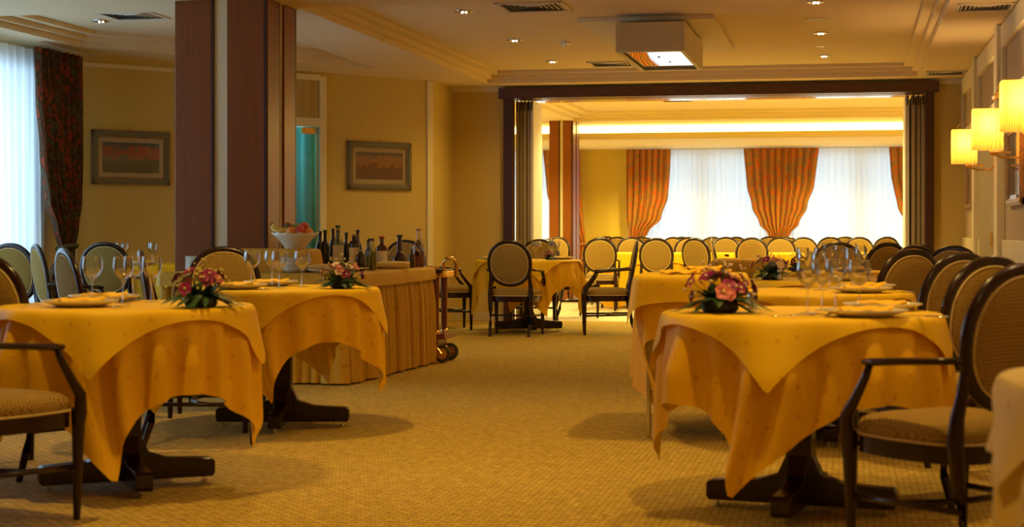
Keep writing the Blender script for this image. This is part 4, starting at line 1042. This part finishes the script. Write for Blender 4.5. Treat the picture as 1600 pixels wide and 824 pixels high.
glasses([(-3.23, 17.05), (-3.25, 17.3), (-3.05, 17.05), (-3.04, 17.24)], ['wine glass on the middle round table, '+s for s in ('left pair, front', 'left pair, rear', 'right pair, front', 'right pair, rear')])
glasses([(-6.62, 14.33), (-6.64, 14.5), (-6.36, 14.46), (-6.27, 14.3)], ['wine glass on the back table of the left room, '+s for s in ('left pair, front', 'left pair, rear', 'right pair, rear', 'right pair, front')])
def napkin_mesh(sc=1):
    b = MB(); n = 14
    for j in range(n+1):
        for i in range(n+1):
            u, v = i/n-.5, j/n-.5
            z = .010+.006*sin(u*9)*cos(v*7)+.02*max(0, .3-abs(u+v))+.006*sin(14*v)
            b.v.append((u*.20*sc*(1-.35*abs(v)), v*.13*sc, z))
    for j in range(n):
        for i in range(n): a = j*(n+1)+i; b.f.append((a, a+1, a+n+2, a+n+1))
    o = b.build('napkin', 'napkin', smooth=True, fix=False); o.modifiers.new('solid', 'SOLIDIFY').thickness = .004
    return tag(o, '', 'napkin')
NAP = Proto(napkin_mesh())
setz = ZG
PL = [(-3.10, 6.34, 'the front setting of the near left table'), (-3.24, 6.86, 'the rear setting of the near left table'), (.05, 6.17, 'the front setting of the near right table'), (.12, 6.70, 'the rear setting of the near right table'),
      (-3.20, 8.40, 'the front setting of the table before the buffet'), (-3.22, 8.96, 'the rear setting of the table before the buffet'), (.05, 8.55, 'the front setting of the second right table'), (.08, 9.0, 'the rear setting of the second right table'),
      (.0, 10.6, 'the third right table'), (.0, 12.8, 'the fourth right table'), (.0, 15.0, 'the fifth right table'), (-3.72, 17.25, 'the left side of the middle round table'), (-3.05, 17.6, 'the right side of the middle round table'), (-6.3, 14.1, 'the back table of the left room')]
PL[-1] = (-6.3, 14.08, PL[-1][2])
for k, (x, y, s) in enumerate(PL):
    CHARGER.at('white wide-rimmed plate at '+s, (x, y, setz), 0); NAP.at('folded golden napkin on the plate at '+s, (x, y, setz+.016), random.random()*2)
# napkins on the service cart
for k, (x, y, z, a) in enumerate([(-.90, 8.85, .85, .3), (-.72, 8.92, .85, 1.1), (-.78, 9.0, .868, .7)]):
    NAP.at('folded orange napkin on the covered service cart, '+['left', 'right', 'upper one'][k], (x, y, z), a)
def cutlery(kind):
    root = thing(kind, '', kind)
    if kind == 'knife':
        MB().tube([(0, -.11, .004), (0, -.06, .005), (0, -.015, .004)], [(.006, .004), (.007, .004), (.005, .003)], 8).build('handle', 'steel', root, smooth=True)
        MB().add([(-.006, -.015, .003), (.007, -.015, .003), (.008, .07, .003), (-.002, .105, .003), (-.006, .07, .003), (-.006, -.015, .005), (.007, -.015, .005), (.008, .07, .005), (-.002, .105, .005), (-.006, .07, .005)],
                 [(0, 1, 2, 3, 4), (9, 8, 7, 6, 5), (0, 5, 6, 1), (1, 6, 7, 2), (2, 7, 8, 3), (3, 8, 9, 4), (4, 9, 5, 0)]).build('blade', 'steel', root)
    else:
        MB().tube([(0, -.10, .004), (0, -.05, .006), (0, .02, .008), (0, .045, .005)], [(.008, .002), (.005, .002), (.003, .002), (.010, .002)], 8).build('handle', 'steel', root, smooth=True)
        for k in range(4): MB().tube([((k-1.5)*.006, .045, .005), ((k-1.5)*.0065, .075, .003), ((k-1.5)*.0065, .10, .010)], [.0017, .0016, .0008], 6).build('tine', 'steel', root)
    return root
KN = Proto(cutlery('knife')); FK = Proto(cutlery('fork'))
KN.at('steel knife right of the front plate on the near left table', (-2.90, 6.30, setz), .1)
FK.at('steel fork left of the front plate on the near left table', (-3.29, 6.30, setz), .05)
FK.at('steel fork on the near right table, outermost left of the front plate', (-.20, 6.09, setz), -.9)
FK.at('steel fork on the near right table, between the other fork and the plate', (-.14, 6.13, setz), -.8)
KN.at('steel knife right of the front plate on the near right table', (.25, 6.16, setz), .9)
FK.at('steel fork left of the front plate before the buffet', (-3.38, 8.38, setz), 0); KN.at('steel knife right of the front plate before the buffet', (-3.0, 8.32, setz), 0)
KN.at('steel knife right of the front plate on the second right table', (.24, 8.5, setz), .6)
KN.at('steel knife on the third right table', (.18, 10.6, setz), .2); 
def shaker(label, x, y, m):
    root = thing('salt_shaker', label, 'shaker', (x, y, ZG))
    MB().lathe([(.018, 0), (.020, .004), (.018, .03), (.016, .052)], 16).build('body', thinglass('shaker_glass', (.95, .93, .9), .05, .12), root, smooth=True, auto=40)
    MB().lathe([(.001, .004), (.015, .004), (.014, .035), (.001, .035)], 14).build('contents', m, root, smooth=True, auto=40)
    MB().lathe([(.0175, .05), (.018, .066), (.012, .074), (.001, .076)], 16).build('cap', 'steel', root, smooth=True, auto=40)
shaker('small glass salt shaker beside the flowers on the near right table', -.375, 6.50, 'china')
shaker('small glass salt shaker beside the flowers on the third right table', -.44, 10.6, 'china')

# ------------------------------------------------------------------ flowers
def flowers(label, x, y, sc, seed, pal, nb=11, z=ZG):
    random.seed(seed)
    root = thing('flower_arrangement', label, 'flowers', (x, y, z), seed)
    MB().lathe([(.045, 0), (.055, .01), (.052, .03), (.04, .034), (.001, .034)], 18, T=Matrix.Scale(sc, 4)).build('container', 'pot', root, smooth=True, auto=40)
    b = MB()
    for k in range(70):
        a = random.random()*2*pi; el = random.uniform(-.25, 1.2); L_ = random.uniform(.05, .13)*sc*(1.15 if el < .3 else .75); w_ = random.uniform(.009, .017)*sc
        d_ = Vector((cos(a)*cos(el), sin(a)*cos(el), sin(el))); base = Vector((cos(a)*.03*sc, sin(a)*.03*sc, .035*sc))
        sd = d_.cross(Vector((0, 0, 1))).normalized()*w_; up = sd.cross(d_).normalized()
        pts = []
        for t_, ww in ((0, .3), (.35, 1), (.7, .8), (1, .02)):
            c0 = base+d_*(L_*t_)-Vector((0, 0, .35*L_*t_*t_)); c0.z = max(c0.z, .004); pts.append((c0-sd*ww, c0+up*(w_*.25*ww), c0+sd*ww))
        vs = [p for q in pts for p in q]; fs = []
        for i in range(3): fs += [(3*i, 3*i+1, 3*i+4, 3*i+3), (3*i+1, 3*i+2, 3*i+5, 3*i+4)]
        b.add(vs, fs)
    b.build('foliage', 'leaf', root, smooth=True, fix=False)
    for k in range(nb):
        a = 2*pi*k/nb*2.4+random.random(); el = random.uniform(.15, 1.25); rr = random.uniform(.065, .09)*sc
        c0 = Vector((cos(a)*cos(el)*rr*1.25, sin(a)*cos(el)*rr*1.25, .035*sc+sin(el)*rr)); n_ = Vector((cos(a)*cos(el), sin(a)*cos(el), sin(el)*.8)).normalized()
        q = n_.to_track_quat('Z', 'Y').to_matrix().to_4x4(); T = Matrix.Translation(c0) @ q; b = MB(); pr_ = random.uniform(.017, .025)*sc
        for p_ in range(5):
            R_ = Matrix.Rotation(2*pi*p_/5+k, 4, 'Z'); vs = []
            for t_, ww, zz in ((.1, .15, 0), (.45, .5, .12), (.8, .48, .16), (1.05, .1, .05)):
                vs += [(t_*pr_, -ww*pr_, zz*pr_+.004*sc), (t_*pr_, 0, zz*pr_-.001), (t_*pr_, ww*pr_, zz*pr_+.004*sc)]
            fs = []
            for i in range(3): fs += [(3*i, 3*i+1, 3*i+4, 3*i+3), (3*i+1, 3*i+2, 3*i+5, 3*i+4)]
            b.add(vs, fs, T @ R_)
        f = b.build('orchid_bloom', pal[k % len(pal)], root, smooth=True, fix=False)
        MB().sphere(c0+n_*(.006*sc), .005*sc, 8, 6).build('flower_centre', 'white' if k % 2 else 'yellowf', f, smooth=True)
    b = MB(); c2 = MB()
    for k in range(46):
        a = random.random()*2*pi; el = random.uniform(.1, 1.5); rr = random.uniform(.08, .125)*sc
        p = Vector((cos(a)*cos(el)*rr, sin(a)*cos(el)*rr, .035*sc+sin(el)*rr)); b.sphere(p, random.uniform(.003, .0055)*sc, 6, 4)
        c2.tube([(0, 0, .03*sc), p*.6+Vector((0, 0, .01)), p], .0008, 4)
    b.build('berry_sprigs', 'yellowf' if seed % 2 else 'white', root, smooth=True, kind='stuff'); c2.build('stems', 'leaf', root)
    return root
PU = ['purple', 'pink', 'purple', 'purple', 'pink']
flowers('purple orchid arrangement on the near left table', -2.60, 6.40, 1.25, 3, ['purple', 'purple', 'pink', 'purple'], 18)
flowers('purple and pink orchid arrangement on the near right table', -.49, 6.36, 1.32, 6, PU, 20)
flowers('pink and white flower arrangement on the table before the buffet', -2.69, 8.60, 1.15, 9, ['pink', 'white', 'pink', 'white', 'purple'], 16)
flowers('pink and purple flower arrangement on the third right table', -.50, 10.66, 1.18, 12, ['purple', 'white', 'pink'])
flowers('small dark purple flower arrangement on the fourth right table', -.40, 12.8, .95, 15, ['purple'])
flowers('small flower arrangement on the middle round table between the glasses', -3.15, 17.42, .8, 18, ['purple', 'pink'])
